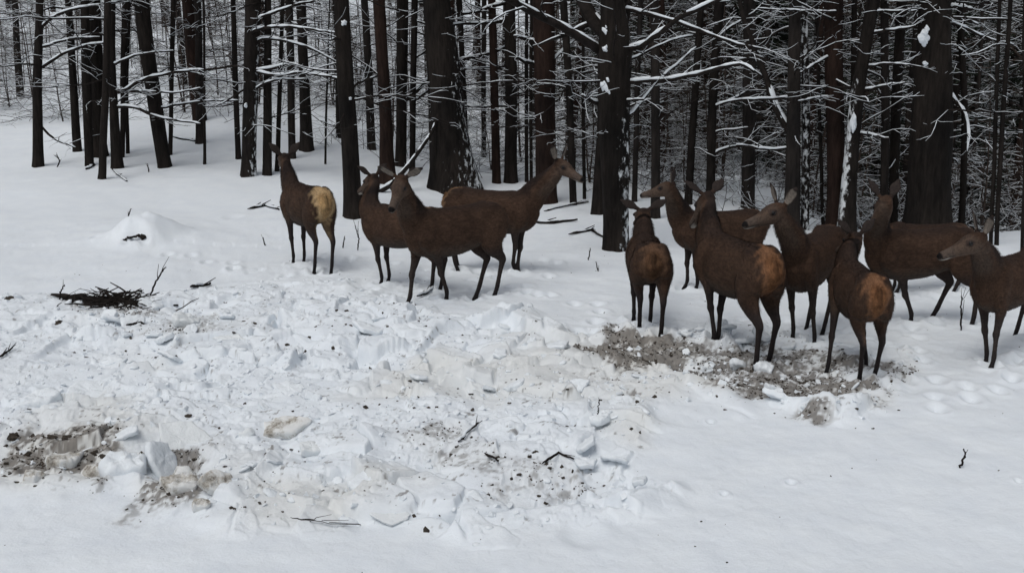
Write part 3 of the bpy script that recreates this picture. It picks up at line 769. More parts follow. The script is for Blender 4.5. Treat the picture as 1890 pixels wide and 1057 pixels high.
def mat_coat():
    m, t, b = newmat("deer coat", 0.8, 0.12)
    a = node(t, 'ShaderNodeVertexColor', layer_name='coat')
    n = mapped_noise(t, 70, (.35, 1, .6), 5, .7)
    r = ramp(t, n.outputs[0], [(.32, (.6, .6, .62)), (.70, (1.42, 1.38, 1.34))])
    mx = node(t, 'ShaderNodeMix', data_type='RGBA', blend_type='MULTIPLY'); mx.inputs[0].default_value = 1
    t.links.new(a.outputs[0], mx.inputs[6]); t.links.new(r.outputs[0], mx.inputs[7])
    t.links.new(mx.outputs[2], b.inputs['Base Color'])
    bump(t, b, n.outputs[0], 0.5, 0.012)
    return m

def mat_plain(name, c, rough=.9, spec=.2, var=.35, scale=20):
    m, t, b = newmat(name, rough, spec)
    n = mapped_noise(t, scale, detail=4)
    r = ramp(t, n.outputs[0], [(.3, tuple(x * (1 - var) for x in c)), (.7, tuple(x * (1 + var) for x in c))])
    t.links.new(r.outputs[0], b.inputs['Base Color'])
    bump(t, b, n.outputs[0], .5, .01)
    return m

M_GROUND = mat_ground()
M_SNOW = mat_snow()
M_SLAB = mat_snow("old crust snow", (.74, .78, .80))
def mat_dirtysnow():
    m, t, b = newmat("dirty crust snow", .85, .15)
    n = mapped_noise(t, 7.0, detail=7, rough=.72)
    r = ramp(t, n.outputs[0], [(.34, (.10, .085, .065)), (.43, (.42, .40, .36)), (.52, (.70, .71, .70)), (.75, (.77, .80, .82))])
    t.links.new(r.outputs[0], b.inputs['Base Color'])
    bump(t, b, n.outputs[0], .9, .03)
    return m
M_DIRTY = mat_dirtysnow()
M_SOIL = mat_plain("frozen soil and leaves", (.05, .042, .034), var=.6, scale=30)
BARK = {'dark': mat_bark("dark bark", (.007, .006, .0055), (.026, .022, .020)),
        'grey': mat_bark("grey bark", (.012, .0105, .010), (.038, .033, .031)),
        'brown': mat_bark("reddish bark", (.012, .0075, .0065), (.036, .023, .019))}
BARK['patch'] = BARK['snowy'] = BARK['snowleft'] = BARK['dark']
M_TWIG = mat_twig()
M_NEEDLE = mat_needles()
M_TWIG_HAZE = mat_plain('far twigs paled as haze', (.052, .041, .035), .95, .1, .4, 8)  # lighter brown paints the haze of the far wood into the twigs
M_COAT = mat_coat()
M_EYE = mat_plain("wet dark eye", (.006, .005, .005), .35, .25, .1)

# ------------------------------------------------------------------ ground
def build_ground():
    fine = np.radians(np.linspace(-33, 33, 860))
    th = np.concatenate([np.radians(np.linspace(-180, -34.5, 60)), fine, np.radians(np.linspace(34.5, 180, 60))])
    r = np.concatenate([np.linspace(0.02, 4.3, 8), np.geomspace(4.5, 12.5, 430), np.geomspace(12.6, 40, 200), np.geomspace(41, 600, 60)])
    Rr, T = np.meshgrid(r, th, indexing='ij')
    X = Rr * np.sin(T); Y = Rr * np.cos(T)
    x = X.ravel(); y = Y.ravel()
    z = ground_z(x, y)
    nearm = (np.hypot(x, y) < 17) & (y > 2)
    z[nearm] = ground_z(x[nearm], y[nearm], detail=True)
    # tint: clean snow, old yellowish snow in the churned patch, soil where it shows, shade painted as soil in the slab hollow
    c = np.tile(np.array([.77, .82, .86]), (len(x), 1))
    cm = np.zeros(len(x)); dm = np.zeros(len(x))
    cm[nearm] = churn_mask(x[nearm], y[nearm]); dm[nearm] = dirt_mask(x[nearm], y[nearm])
    yel = cm * sstep(.0, .22, fbm(x, y, .9, 3, 15)) * .45
    c = c * (1 - yel[:, None]) + yel[:, None] * np.array([.62, .61, .56])
    sp = .7 * fbm(x, y, 9, 4, 55) + .9 * fbm(x, y, 34, 3, 57)
    k = .85 * sstep(.0, .24, sp + dm * .50 - .16) * np.clip(dm * 1.6, 0, 1)
    k = np.maximum(k, cm * sstep(.24, .34, sp) * .7)
    soil = np.array([.105, .089, .072]) * (0.6 + .9 * vnoise(x * 60, y * 60, 4))[:, None]
    c = c * (1 - k[:, None]) + k[:, None] * soil
    gr = dm * .35 * (1 - k)
    c = c * (1 - gr[:, None]) + gr[:, None] * np.array([.42, .39, .33])
    n, m = len(r), len(th)
    i, j = np.meshgrid(np.arange(n - 1), np.arange(m - 1), indexing='ij')
    f = np.stack([i * m + j, (i + 1) * m + j, (i + 1) * m + j + 1, i * m + j + 1], -1).reshape(-1, 4)
    me = make_mesh('ground', np.stack([x, y, z], -1), f, M_GROUND, True, cols={'tint': c})
    o = bpy.data.objects.new('ground', me); col.objects.link(o)
    tag(o, 'snow covered forest floor, churned up in the foreground', None, None, 'structure')

build_ground()

# ------------------------------------------------------------------ slabs, rubble, clods
def rr0(i): return random.Random(i).uniform(-.12, .2)
def slab(spec, idx, group='broken snow slabs'):
    x, y, w, tx, ty, yaw, tr, label = spec
    n = 40
    rr = random.Random(idx * 13 + 5)
    th = np.arange(n) * 2 * math.pi / n
    # an angular broken outline: straight edges between a few corners
    m = rr.randint(5, 8)
    ca = sorted((q + rr.uniform(-.3, .3)) * 2 * math.pi / m for q in range(m)); cr = [rr.uniform(.72, 1.12) for _ in range(m)]
    cx = np.array([c * math.cos(a) for a, c in zip(ca, cr)]); cy = np.array([c * math.sin(a) for a, c in zip(ca, cr)])
    u = np.linspace(0, m, n, endpoint=False); i0 = u.astype(int) % m; fr = u - np.floor(u)
    ox = (cx[i0] * (1 - fr) + cx[(i0 + 1) % m] * fr); oy = (cy[i0] * (1 - fr) + cy[(i0 + 1) % m] * fr)
    asp = rr.uniform(.6, .8)
    t = w * min(tr, .46)
    prof = [(0.01, .5), (.25, .5), (.5, .5), (.7, .49), (.85, .47), (.95, .42), (1.0, .28), (.985, .0), (.96, -.25), (.93, -.45), (.7, -.5), (.3, -.5), (.01, -.5)]
    V = []
    for (s, h) in prof:
        px = ox * s * .5 * w; py = oy * s * .5 * w * asp
        k1 = 1 + .05 * (vnoise(u * 2 + idx, u * 0 + h * 3 + 9, idx) - .5) * 2 + .05 * (vnoise(u * 1.1 + idx, u * 0 + h * 6 + 9, idx + 4) - .5) * 2
        z1 = (vnoise(px * 9 / w + 50, py * 9 / w + 50, idx) - .5) * .35 * t + (vnoise(px * 30 / w + 90, py * 30 / w + 90, idx + 3) - .5) * .16 * t
        V.append(np.stack([px * k1, py * k1, h * t + z1 + (px / w) ** 2 * w * rr0(idx)], -1))
    b = Buf(); b.grid(np.array(V), closed=True)
    dirty = 'dirt' in label or 'brown' in label or 'greyish' in label or 'beige' in label
    mat = M_DIRTY if dirty else (M_SLAB if ('yellow' in label or 'old' in label or 'crust' in label) else M_SNOW)
    o = b.obj('ice_block', mat)
    zz = gz(x, y) - t * .1 + w * .5 * .5 * (abs(math.sin(math.radians(tx))) * asp + abs(math.sin(math.radians(ty)))) * .55
    o.location = (x, y, zz)
    o.rotation_euler = (math.radians(-tx * .9), math.radians(ty), math.radians(yaw))
    tag(o, label, 'snow slab', group)
for i, s in enumerate(SLABS): slab(s, i)

def loose_plates():
    g = random.Random(606)
    P = np.array(CHURN); k = 0
    while k < 78:
        x = g.uniform(-4.2, 3.6); y = g.uniform(5.2, 10.3)
        X, Y = np.array([x]), np.array([y])
        if churn_mask(X, Y)[0] < .8 or vnoise(X * .9, Y * .9, 88)[0] < .35 or poly_dist(X, Y, DIRT_A)[0] > 0: continue
        if any(math.hypot(x - h[0], y - h[1]) < .22 for h in HOOVES) or any(math.hypot(x - h[0], y - h[1]) < .25 for h in SLABS): continue
        w = .10 + .24 * g.random() ** 1.6
        slab((x, y, w, g.uniform(-38, 12), g.uniform(-25, 25), g.uniform(0, 360), g.uniform(.12, .26), 'broken plate of packed snow lying tilted in the churned ground'), 300 + k, 'loose plates in the churned snow')
        k += 1
def scatter(n, maskf, poly, seed):
    g = np.random.default_rng(seed)
    P = np.array(poly); lo = P.min(0) - .3; hi = P.max(0) + .3
    lo[0] = max(lo[0], -6); 
    out = []
    while len(out) < n:
        x = g.uniform(lo[0], hi[0], 6000); y = g.uniform(lo[1], hi[1], 6000)
        ok = g.uniform(0, 1, 6000) < maskf(x, y)
        out += list(zip(x[ok], y[ok]))
    return np.array(out[:n])

BOX = np.array([[-1, -1, -1], [1, -1, -1], [1, 1, -1], [-1, 1, -1], [-1, -1, 1], [1, -1, 1], [1, 1, 1], [-1, 1, 1]], float)
BF = np.array([[0, 3, 2, 1], [4, 5, 6, 7], [0, 1, 5, 4], [1, 2, 6, 5], [2, 3, 7, 6], [3, 0, 4, 7]])
def chunks(name, pts, size, mat, label, cat, flat, seed, smooth=False, sub=False):
    g = np.random.default_rng(seed); b = Buf()
    z = ground_z(pts[:, 0], pts[:, 1], detail=True)
    for (x, y), zz in zip(pts, z):
        s = size[0] * (size[1] / size[0]) ** (g.uniform() ** 2.2)
        v = BOX * (1 + g.uniform(-.45, .25, (8, 3))) * np.array([1, g.uniform(.5, 1), g.uniform(*flat)]) * s
        a, c_, e = g.uniform(0, 6.28), g.normal(0, .4), g.normal(0, .4)
        ca, sa = math.cos(a), math.sin(a)
        v = v @ np.array([[1, 0, 0], [0, math.cos(c_), math.sin(c_)], [0, -math.sin(c_), math.cos(c_)]])
        v = v @ np.array([[math.cos(e), 0, math.sin(e)], [0, 1, 0], [-math.sin(e), 0, math.cos(e)]])
        v = v @ np.array([[ca, sa, 0], [-sa, ca, 0], [0, 0, 1]])
        b.add(v + np.array([x, y, zz + s * .02]), BF)
    o = b.obj(name, mat, smooth=smooth)
    if sub:
        md = o.modifiers.new('round', 'SUBSURF'); md.levels = md.render_levels = 1
    tag(o, label, cat, kind='stuff')
    return o

loose_plates()
inch = lambda x, y: churn_mask(x, y) * (.25 + .75 * sstep(.4, .7, vnoise(x * 1.7, y * 1.7, 88)))
chunks('snow_rubble', scatter(2200, inch, CHURN, 21), (.006, .03), M_SNOW, 'loose crumbs of broken snow over the churned ground', 'snow rubble', (.3, .8), 22)
chunks('crust_fragments', scatter(520, inch, CHURN, 121), (.02, .075), M_SNOW, 'thin broken plates of snow crust lying at all angles over the churned ground', 'snow crust', (.18, .4), 122, smooth=True, sub=True)
dirtw = lambda x, y: np.clip(dirt_mask(x, y) ** 1.5 * (.3 + sstep(.4, .65, vnoise(x * 7, y * 7, 19))), 0, 1)
chunks('leaf_litter', scatter(3600, dirtw, [(-6, 5), (4.5, 10.2)], 31), (.004, .014), M_SOIL, 'dark crumbs of soil, leaves and droppings on the bared patches', 'leaf litter', (.2, .7), 32)
spw = lambda x, y: churn_mask(x, y) * sstep(.45, .8, vnoise(x * 1.3, y * 1.3, 29)) * .6
chunks('debris_specks', scatter(420, spw, CHURN, 41), (.004, .022), M_SOIL, 'dark specks of bark and leaf scattered over the churned snow', 'debris', (.2, .7), 42)
chunks('needle_litter', scatter(260, lambda x, y: (np.hypot(x, y) > 4.6) * .5 + .5 * tread(x, y), [(-6, 4.6), (6, 13)], 51), (.003, .009), M_SOIL, 'tiny specks of bark and needles on the smooth snow', 'needle litter', (.2, .5), 52)
for i, (x, y, w) in enumerate(CLODS):
    w *= .75
    b = Buf()
    rr = random.Random(i)
    z = float(ground_z(np.array([x]), np.array([y]), True)[0])
    for q in range(4 if w > .09 else 2):
        b.blob((rr.uniform(-.35, .35) * w, rr.uniform(-.3, .3) * w, 0), (w * rr.uniform(.2, .4), w * rr.uniform(.15, .3), w * rr.uniform(.12, .24)), i * 3 + q, 8, .3)
    o = b.obj('soil_clod', M_SOIL, smooth=False)
    o.location = (x, y, z + w * .06)
    tag(o, 'dark lump of frozen soil lying on the churned snow', 'clod', 'dark soil lumps on the snow')

# ------------------------------------------------------------------ sticks and sprigs
def stick(points, r, name, label, cat, seed, ground=True):
    rr = random.Random(seed)
    P = np.array(points, float)
    n = max(8, int(len(P) * 5))
    t = np.linspace(0, len(P) - 1, n); i = np.minimum(t.astype(int), len(P) - 2); f = (t - i)[:, None]
    Q = P[i] * (1 - f) + P[i + 1] * f
    jit = np.array([[rr.gauss(0, 1) for _ in range(3)] for _ in range(n)])
    L = np.linalg.norm(P[-1] - P[0])
    if ground:
        z = ground_z(Q[:, 0], Q[:, 1])
        jit = (jit + np.roll(jit, 1, 0) + np.roll(jit, -1, 0)) / 3; Q[:, 2] = np.convolve(np.pad(z, 2, 'edge'), np.ones(5) / 5, 'valid') + r * .35 + 0.012 + .006 * jit[:, 2]
        Q[:, :2] += jit[:, :2] * min(.012, L * .02)
        base = Q[0].copy()
    else:
        base = np.array([P[0][0], P[0][1], gz(P[0][0], P[0][1]) - .02])
        Q[:, 2] += base[2]
        Q += jit * .004
    root = empty(name, tuple(base)); tag(root, label, cat)
    b = Buf(); s = Buf(); has = False
    rad = r * np.linspace(1, .5, n) * (sstep(-.12, .25, np.linspace(0, 1, n)))
    b.tube(Q - base, rad, 7)
    for q in range(rr.randint(2, 4) if L > .25 else 1):
        k = rr.randint(n // 4, n - 2)
        d = Q[min(k + 1, n - 1)] - Q[k]; d /= np.linalg.norm(d) + 1e-9
        side = np.array([rr.uniform(-.5, .5), rr.uniform(-.4, .4), rr.uniform(.1, .6)])
        ln = min(.16, L * .3)
        tw = [Q[k] - base, Q[k] - base + (d * .6 + side * .7) * ln * .5, Q[k] - base + (d * 1.3 + side) * ln]
        b.tube(tw, [rad[k] * .6, rad[k] * .45, rad[k] * .25], 5)
    b.obj('wood', M_TWIG, root)
    if ground and L > .3:
        k0 = rr.randint(0, n // 3); k1 = rr.randint(n // 2, n)
        if k1 - k0 > 3:
            s.tube(Q[k0:k1] - base + np.array([0, 0, r * .7]), np.concatenate([[.3], np.ones(k1 - k0 - 2), [.3]]) * r * .9, 6, flat=.7)
            tag(s.obj('snow_cover', M_SNOW, root), kind='stuff')
for i, (r, k, pts, label) in enumerate(FALLEN): stick(pts, r, 'fallen_stick' if i else 'fallen_branch', label, 'stick' if i else 'branch', i + 60)
for i, (r, k, pts, label) in enumerate(SPRIGS): stick(pts, r, 'bare_sprig', label, 'sprig', i + 90, ground=False)

def twig_heap():
    b = Buf(); rr = random.Random(3)
    c = np.array(FALLEN[0][2][-2]); c0 = np.array(FALLEN[0][2][2])
    for k in range(150):
        f = rr.random()
        p = c0 * (1 - f) + c * f + np.array([rr.gauss(.1, .22), rr.gauss(-.12, .13), 0])
        a = rr.gauss(0, .5) + (math.pi if rr.random() < .5 else 0); L = rr.uniform(.12, .45)
        z = gz(p[0], p[1]) + rr.uniform(.0, .06)
        d = np.array([math.cos(a), math.sin(a), rr.gauss(0, .18)])
        q = [np.array([p[0], p[1], z]) + d * L * t + np.array([0, 0, .05 * math.sin(t * 3.1)]) for t in (-.5, -.15, .2, .5)]
        b.tube(q, np.array([1, .9, .7, .4]) * rr.uniform(.004, .014), 5)
    o = b.obj('twig_heap', M_TWIG)
    tag(o, 'tangled heap of thin dark twigs under the twisted branch at left', 'twigs', kind='stuff')
twig_heap()

def stump():  # dark wood bits in an arc imitate the shade under the mound's snow lip
    mx, my, w = MOUND[0]
    b = Buf(); rr = random.Random(8)
    for q, (dx, dz, w_, h_) in enumerate(((-.15, -.02, .035, .03), (-.09, .015, .04, .014), (-.02, .03, .05, .014), (.05, .045, .04, .02), (.12, .03, .035, .035), (.11, -.02, .022, .04), (-.12, -.05, .02, .02))):
        b.blob((dx, rr.uniform(-.02, .02), dz), (w_, .03, h_), q * 3.3, 9, .45)
    o = b.obj('hollow_shade_wood', M_TWIG)
    o.location = (mx, my - .24, gz(mx, my - .24) + .05)
    tag(o, 'black wood bits standing in for the dark shaded hollow in the snow mound at left', 'stump')
stump()

# ------------------------------------------------------------------ trees
def limb(b, s, P, r0, rr, sides=6, snow=1.0, att=0.0, taper=.35, heap=.62):
    """wood tube plus a ridge of snow lying along its upper side, broken here and there"""
    P = np.asarray(P, float); n = len(P)
    rad = r0 * np.linspace(1, taper, n)
    b.tube(P, rad, sides, att)
    if snow <= 0: return rad
    T = np.gradient(P, axis=0); T /= np.linalg.norm(T, axis=1)[:, None] + 1e-9
    k = 0
    while k < n - 1:
        m = min(n, k + rr.randint(3, 9))
        if m - k >= 2 and rr.random() < snow and abs(T[k][2]) < .85:
            q = P[k:m] + np.stack([np.zeros(m - k), np.zeros(m - k), rad[k:m] * .75 + .003], 1)
            w = (rad[k:m] * heap + .0020) * np.array([rr.uniform(.75, 1.25) for _ in range(m - k)])
            w[0] *= .6; w[-1] *= .6
            s.tube(q, w, max(4, sides - 1), flat=.95)
        k = m - 1 if rr.random() < .8 else m
    return rad

def resample(pts, n):
    P = np.asarray(pts, float)
    d = np.concatenate([[0], np.cumsum(np.linalg.norm(np.diff(P, axis=0), axis=1))])
    t = np.linspace(0, d[-1], n)
    # Catmull-Rom through the points for a natural bend
    out = np.stack([np.interp(t, d, P[:, k]) for k in range(3)], 1)
    for _ in range(2):
        out[1:-1] = .25 * out[:-2] + .5 * out[1:-1] + .25 * out[2:]
    return out

def twiggy(b, s, p0, az, el, L, r, rr, depth, fine=1.0, sides=5, snow=.8):
    """a side branch with flat sprays of thinner twigs, as on a beech"""
    n = max(5, int(L / .14))
    P = [np.array(p0, float)]; a, e = az, el
    for i in range(n - 1):
        a += rr.gauss(0, .13 if L > 1 else .26); e += rr.gauss(0, .10 if L > 1 else .2) - .02 * (1 if e > -.1 else -1)
        P.append(P[-1] + L / (n - 1) * np.array([math.cos(a) * math.cos(e), math.sin(a) * math.cos(e), math.sin(e)]))
    P = np.array(P)
    rad = limb(b, s, P, r, rr, sides, snow)
    if depth > 0:
        m = int((2.2 + L * 2.6) * fine)
        for k in range(m):
            i = min(n - 1, max(1, int(n * (.15 + .85 * (k + rr.random()) / m))))
            sd = 1 if (k % 2) else -1
            twiggy(b, s, P[i], a + (az - a) * .5 + sd * rr.uniform(.5, 1.0), e * .5 + rr.gauss(.05, .15), L * rr.uniform(.22, .5) * (1.2 - .5 * i / n), max(.003, rad[i] * .55), rr, depth - 1, fine * .8, max(3, sides - 1), snow)

def trunk_mesh(P, R, seed, sides=16, rough=.07, snowf=None, flare=True):
    """P path, R radii; resampled ring tube with irregular outline"""
    P = np.array(P, float); R = np.array(R, float)
    n = len(P)
    th = np.arange(sides) * 2 * math.pi / sides
    z = P[:, 2]
    TH, I = np.meshgrid(th, np.arange(n))
    w = np.repeat(z[:, None], sides, 1)
    q = 1 + rough * ((vnoise(np.cos(TH) * 1.3 + 9 + seed, w * .8 + np.sin(TH) * 1.3 + 50, seed) - .5) * 2 + .7 * (vnoise(TH * 4.5 + 3, w * .5 + 80, seed + 2) - .5) * 2 * (np.abs(TH - math.pi) < 2.9))
    rr = R[:, None] * q
    if flare:
        h = w - z[0]
        rr = rr * (1 + .35 * np.exp(-h / (R[0] * 1.1 + .05)) * (1 + .5 * np.cos(TH * 4 + seed)))
    V = np.stack([P[:, 0][:, None] + rr * np.cos(TH), P[:, 1][:, None] + rr * np.sin(TH), w], -1)
    a = np.zeros(V.shape[:2])
    if snowf is not None: a = snowf(V, np.cos(TH), np.sin(TH), w - z[0])
    return V, a

def snow_fn(kind, seed):
    def f(V, cx, cy, h):
        base = .30 * np.exp(-h / .25)                        # blown against the foot
        if kind == 'patch': base = np.maximum(base, .25 + .17 * cx + .14 * (vnoise(h * 1.7 + cx, cy * 2 + 9, seed) - .3) - .05 * h)
        if kind == 'snowy': base = np.maximum(base, .34 - .08 * cy + .16 * (vnoise(h * 2.2, cx * 2 + 5, seed) - .5))
        if kind == 'snowleft': base = np.maximum(base, (.35 * np.clip(-cx + .25, 0, 1.0) + .22 * (vnoise(h * 2.3, cy * 2 + 5, seed) - .5)) * sstep(3.0, 2.2, h) + .12)
        if kind == 'grey': base = np.maximum(base, .16)
        return base
    return f

def listed_tree(spec, idx):
    Y, pts, rad, kind, label, brs = spec[:6]
    rr = random.Random(idx * 17 + 3)
    pts = np.array(pts); zb = gz(pts[0][0], Y)
    base = np.array([pts[0][0], Y, zb])
    top = pts[-1]; dirx = (pts[-1][0] - pts[0][0]) / max(1.0, pts[-1][1] - pts[0][1])
    if len(pts) > 2: dirx = .5 * dirx + .5 * (pts[-1][0] - pts[-2][0]) / max(.5, pts[-1][1] - pts[-2][1])
    Ht = 7.5 + 28 * rad[0] + rr.uniform(-1, 1.5); Ht = min(Ht, 17)
    px = [0.0]; pz = [-.15]; pr = [rad[0]]
    for (x, z), r_ in zip(pts[1:], rad[1:]):
        if z - zb > .3: px.append(x - base[0]); pz.append(z - zb); pr.append(r_)
    z1 = pz[-1]; ext = max(Ht - z1, 3)
    for f in (.33, .66, 1.0):
        px.append(px[-1] + dirx * ext / 3 * (1 - .5 * f)); pz.append(z1 + ext * f); pr.append(max(.012, pr[len(pts) - 1 if len(pr) > len(pts) else -1] * (1 - .85 * f)))
    zs = np.concatenate([np.array([-.15, -.02, .05, .12, .22, .35]), np.arange(.5, z1 + .6, .14 if rad[0] > .05 else .25), np.arange(z1 + .8, pz[-1], .6)])
    xs = np.interp(zs, pz, px); 
    k = np.ones(5) / 5
    if len(zs) > 12: xs[3:-3] = np.convolve(xs, k, 'same')[3:-3]
    rs = np.interp(zs, pz, pr)
    wob = fbm(zs + idx * 31.0, zs * 0 + idx, .5, 3, idx) * .10
    ys = (fbm(zs + idx * 13.0, zs * 0 + 3, .4, 2, idx + 5)) * .25
    xs = xs + (wob - wob[0]) * np.clip(rs * 6, .25, 1); ys = ys - ys[0]
    path = np.stack([xs, ys, zs], 1)
    root = empty('tree', tuple(base)); tag(root, label, 'tree', 'trees around the clearing')
    b = Buf()
    V, a = trunk_mesh(path, rs, idx, 22 if rad[0] > .09 else 12, .075 if kind != 'grey' else .05, snow_fn(kind, idx))
    b.grid(V, closed=True, att=a.ravel())
    b.obj('trunk', BARK[kind], root, attname='snow')
    # limbs
    w = Buf(); s = Buf()
    for (r_, bp) in brs:
        w0, s0 = w, s
        w = Buf(); s = Buf()
        bp = np.array(bp) - base
        big = r_ > .06
        n = max(10, int(np.linalg.norm(np.diff(bp, axis=0), axis=1).sum() / .10))
        Q = resample(bp, n) + np.stack([fbm(np.arange(n) * .35 + r_ * 999, np.arange(n) * .1, 1, 2, q) * .07 for q in (1, 2, 3)], 1)
        # root the limb in the trunk
        tx = np.interp(Q[0][2], zs, xs); ty = np.interp(Q[0][2], zs, ys)
        Q = np.vstack([[tx, ty, Q[0][2] - .02], Q])
        rads = limb(w, s, Q, r_, rr, 9 if big else 7, .95, taper=.55 if not big else .6, heap=.62 if big else .95)
        for q in range(int(n / 5) + 1):
            i = rr.randint(3, n - 1)
            d = Q[i] - Q[i - 1]
            az = math.atan2(d[1], d[0]) + rr.choice((-1, 1)) * rr.uniform(.4, 1.0)
            twiggy(w, s, Q[i], az, rr.gauss(.12, .25), rr.uniform(.25, .9), max(.004, rads[i] * .4), rr, 1, .8, 4, .85)
        lo = w.obj('limb', M_TWIG, root)
        if s.n: tag(s.obj('snow_cover', M_SNOW, lo), kind='stuff')
        w, s = w0, s0
    nb = int((7 if kind != 'brown' else 2) + min(rad[0], .15) * 30)
    if rad[0] < .05: nb = 7
    for q in range(nb):
        h = rr.uniform(.9, 5.0) if rr.random() < .85 else rr.uniform(5, Ht * .8)
        x = np.interp(h, zs, xs); y = np.interp(h, zs, ys); r_ = np.interp(h, zs, rs)
        az = rr.uniform(0, 6.283)
        L = rr.uniform(.5, 2.2) * (.6 if rad[0] < .06 else 1) * (.7 if h < 1.6 else 1)
        twiggy(w, s, (x, y, h), az, rr.gauss(.15, .25), L, min(.028, .006 + L * .007), rr, 2 if L > .9 else 1, .9, 5, .6)
    for q in range(int(5 + rad[0] * 20)):                    # the crown, mostly above the picture
        h = Ht * rr.uniform(.42, .98)
        x = np.interp(h, zs, xs); y = np.interp(h, zs, ys); r_ = np.interp(h, zs, rs)
        twiggy(w, s, (x, y, h), rr.uniform(0, 6.283), rr.uniform(.3, .9), rr.uniform(1.5, 3.6) * (1.15 - h / Ht) + .8, max(.015, r_ * .45), rr, 2, .55, 5, .5)
    if len(spec) > 6:
        for (cx, cz, cw, ch) in spec[6]:
            yb = -np.interp(cz - zb, zs, rs) * 1.0
            for q in range(9):
                a_, f_ = rr.uniform(0, 6.28), rr.uniform(0, .5)
                k_ = rr.uniform(.3, .6) if q else .95
                s.blob((cx - base[0] + math.cos(a_) * cw * .45 * f_ * (q > 0), yb + abs(math.cos(a_)) * .02, cz - zb + math.sin(a_) * ch * .75 * f_ * (q > 0) - .02), (cw * .5 * k_, .045, ch * .5 * k_), idx + q * 2.7, 12, .3)
    tag(w.obj('crown', M_TWIG, root), kind='stuff')
    tag(s.obj('snow_cover', M_SNOW, root), kind='stuff')
for i, t in enumerate(TREES): listed_tree(t, i)

# long snow topped pole leaning behind the deer that looks at the camera
def leaning_pole(spec):
    r, pts = spec
    P = resample(pts, 26)
    base = P[0].copy()
    root = empty('leaning_pole', tuple(base)); tag(root, 'thin dead pole slanting up behind the head of the deer looking at the camera', 'branch')
    w = Buf(); s = Buf(); rr = random.Random(5)
    limb(w, s, P - base, r, rr, 8, .95, taper=.5)
    w.obj('wood', M_TWIG, root); tag(s.obj('snow_cover', M_SNOW, root), kind='stuff')
leaning_pole(POLE)

# ---- forest behind: a few models, copied tree by tree
def far_tree(seed, H=13, r=.13, kind='grey'):
    rr = random.Random(seed)
    root = empty('far_tree')
    zs = np.concatenate([[-.2, 0, .15, .4], np.arange(.9, H, .7), [H]])
    lean = rr.gauss(0, .03); bend = rr.gauss(0, .015)
    xs = lean * zs + bend * zs * zs * .2 + fbm(zs + seed, zs * 0, .3, 2, seed) * .35; ys = rr.gauss(0, .02) * zs
    rs = r * (1 - .85 * np.clip(zs / H, 0, 1) ** 1.1)
    V, a = trunk_mesh(np.stack([xs, ys, zs], 1), rs, seed, 8, .08, snow_fn('grey', seed))
    b = Buf(); b.grid(V, closed=True, att=a.ravel()); b.obj('trunk', BARK[kind], root, attname='snow')
    w = Buf(); s = Buf()
    for q in range(20):
        h = rr.uniform(.8, 7.5)
        x = np.interp(h, zs, xs); y = np.interp(h, zs, ys)
        twiggy(w, s, (x, y, h), rr.uniform(0, 6.283), rr.gauss(.15, .25), rr.uniform(.7, 2.4), .013, rr, 1, 1.4, 4, .38)
    for q in range(18):
        h = H * rr.uniform(.45, .97)
        twiggy(w, s, (np.interp(h, zs, xs), np.interp(h, zs, ys), h), rr.uniform(0, 6.283), rr.uniform(.3, .9), rr.uniform(1.2, 3) * (1.2 - h / H) + .6, .03, rr, 1, 1.0, 4, .5)
    tag(w.obj('crown', M_TWIG_HAZE, root), kind='stuff'); tag(s.obj('snow_cover', M_SNOW, root), kind='stuff')
    return root

def sapling(seed, H=4.2):
    rr = random.Random(seed)
    root = empty('sapling')
    w = Buf(); s = Buf()
    for st in range(rr.choice((1, 1, 2))):
        zs = np.linspace(-.1, H * rr.uniform(.8, 1.1), 14)
        ln = rr.gauss(0, .07); ln2 = rr.gauss(0, .07)
        P = np.stack([ln * zs + .02 * zs * zs * rr.gauss(0, 1) + fbm(zs + seed, zs * 0, .8, 2, seed) * .2, ln2 * zs, zs], 1)
        w.tube(P, .022 * np.linspace(1, .2, 14), 6)
        for q in range(26):
            i = rr.randint(1, 12)
            twiggy(w, s, P[i], rr.uniform(0, 6.283), rr.gauss(.1, .22), rr.uniform(.5, 1.5) * (1.25 - i / 14), .008, rr, 2, 1.4, 4, .32)
    tag(w.obj('crown', M_TWIG_HAZE, root), kind='stuff'); tag(s.obj('snow_cover', M_SNOW, root), kind='stuff')
    return root

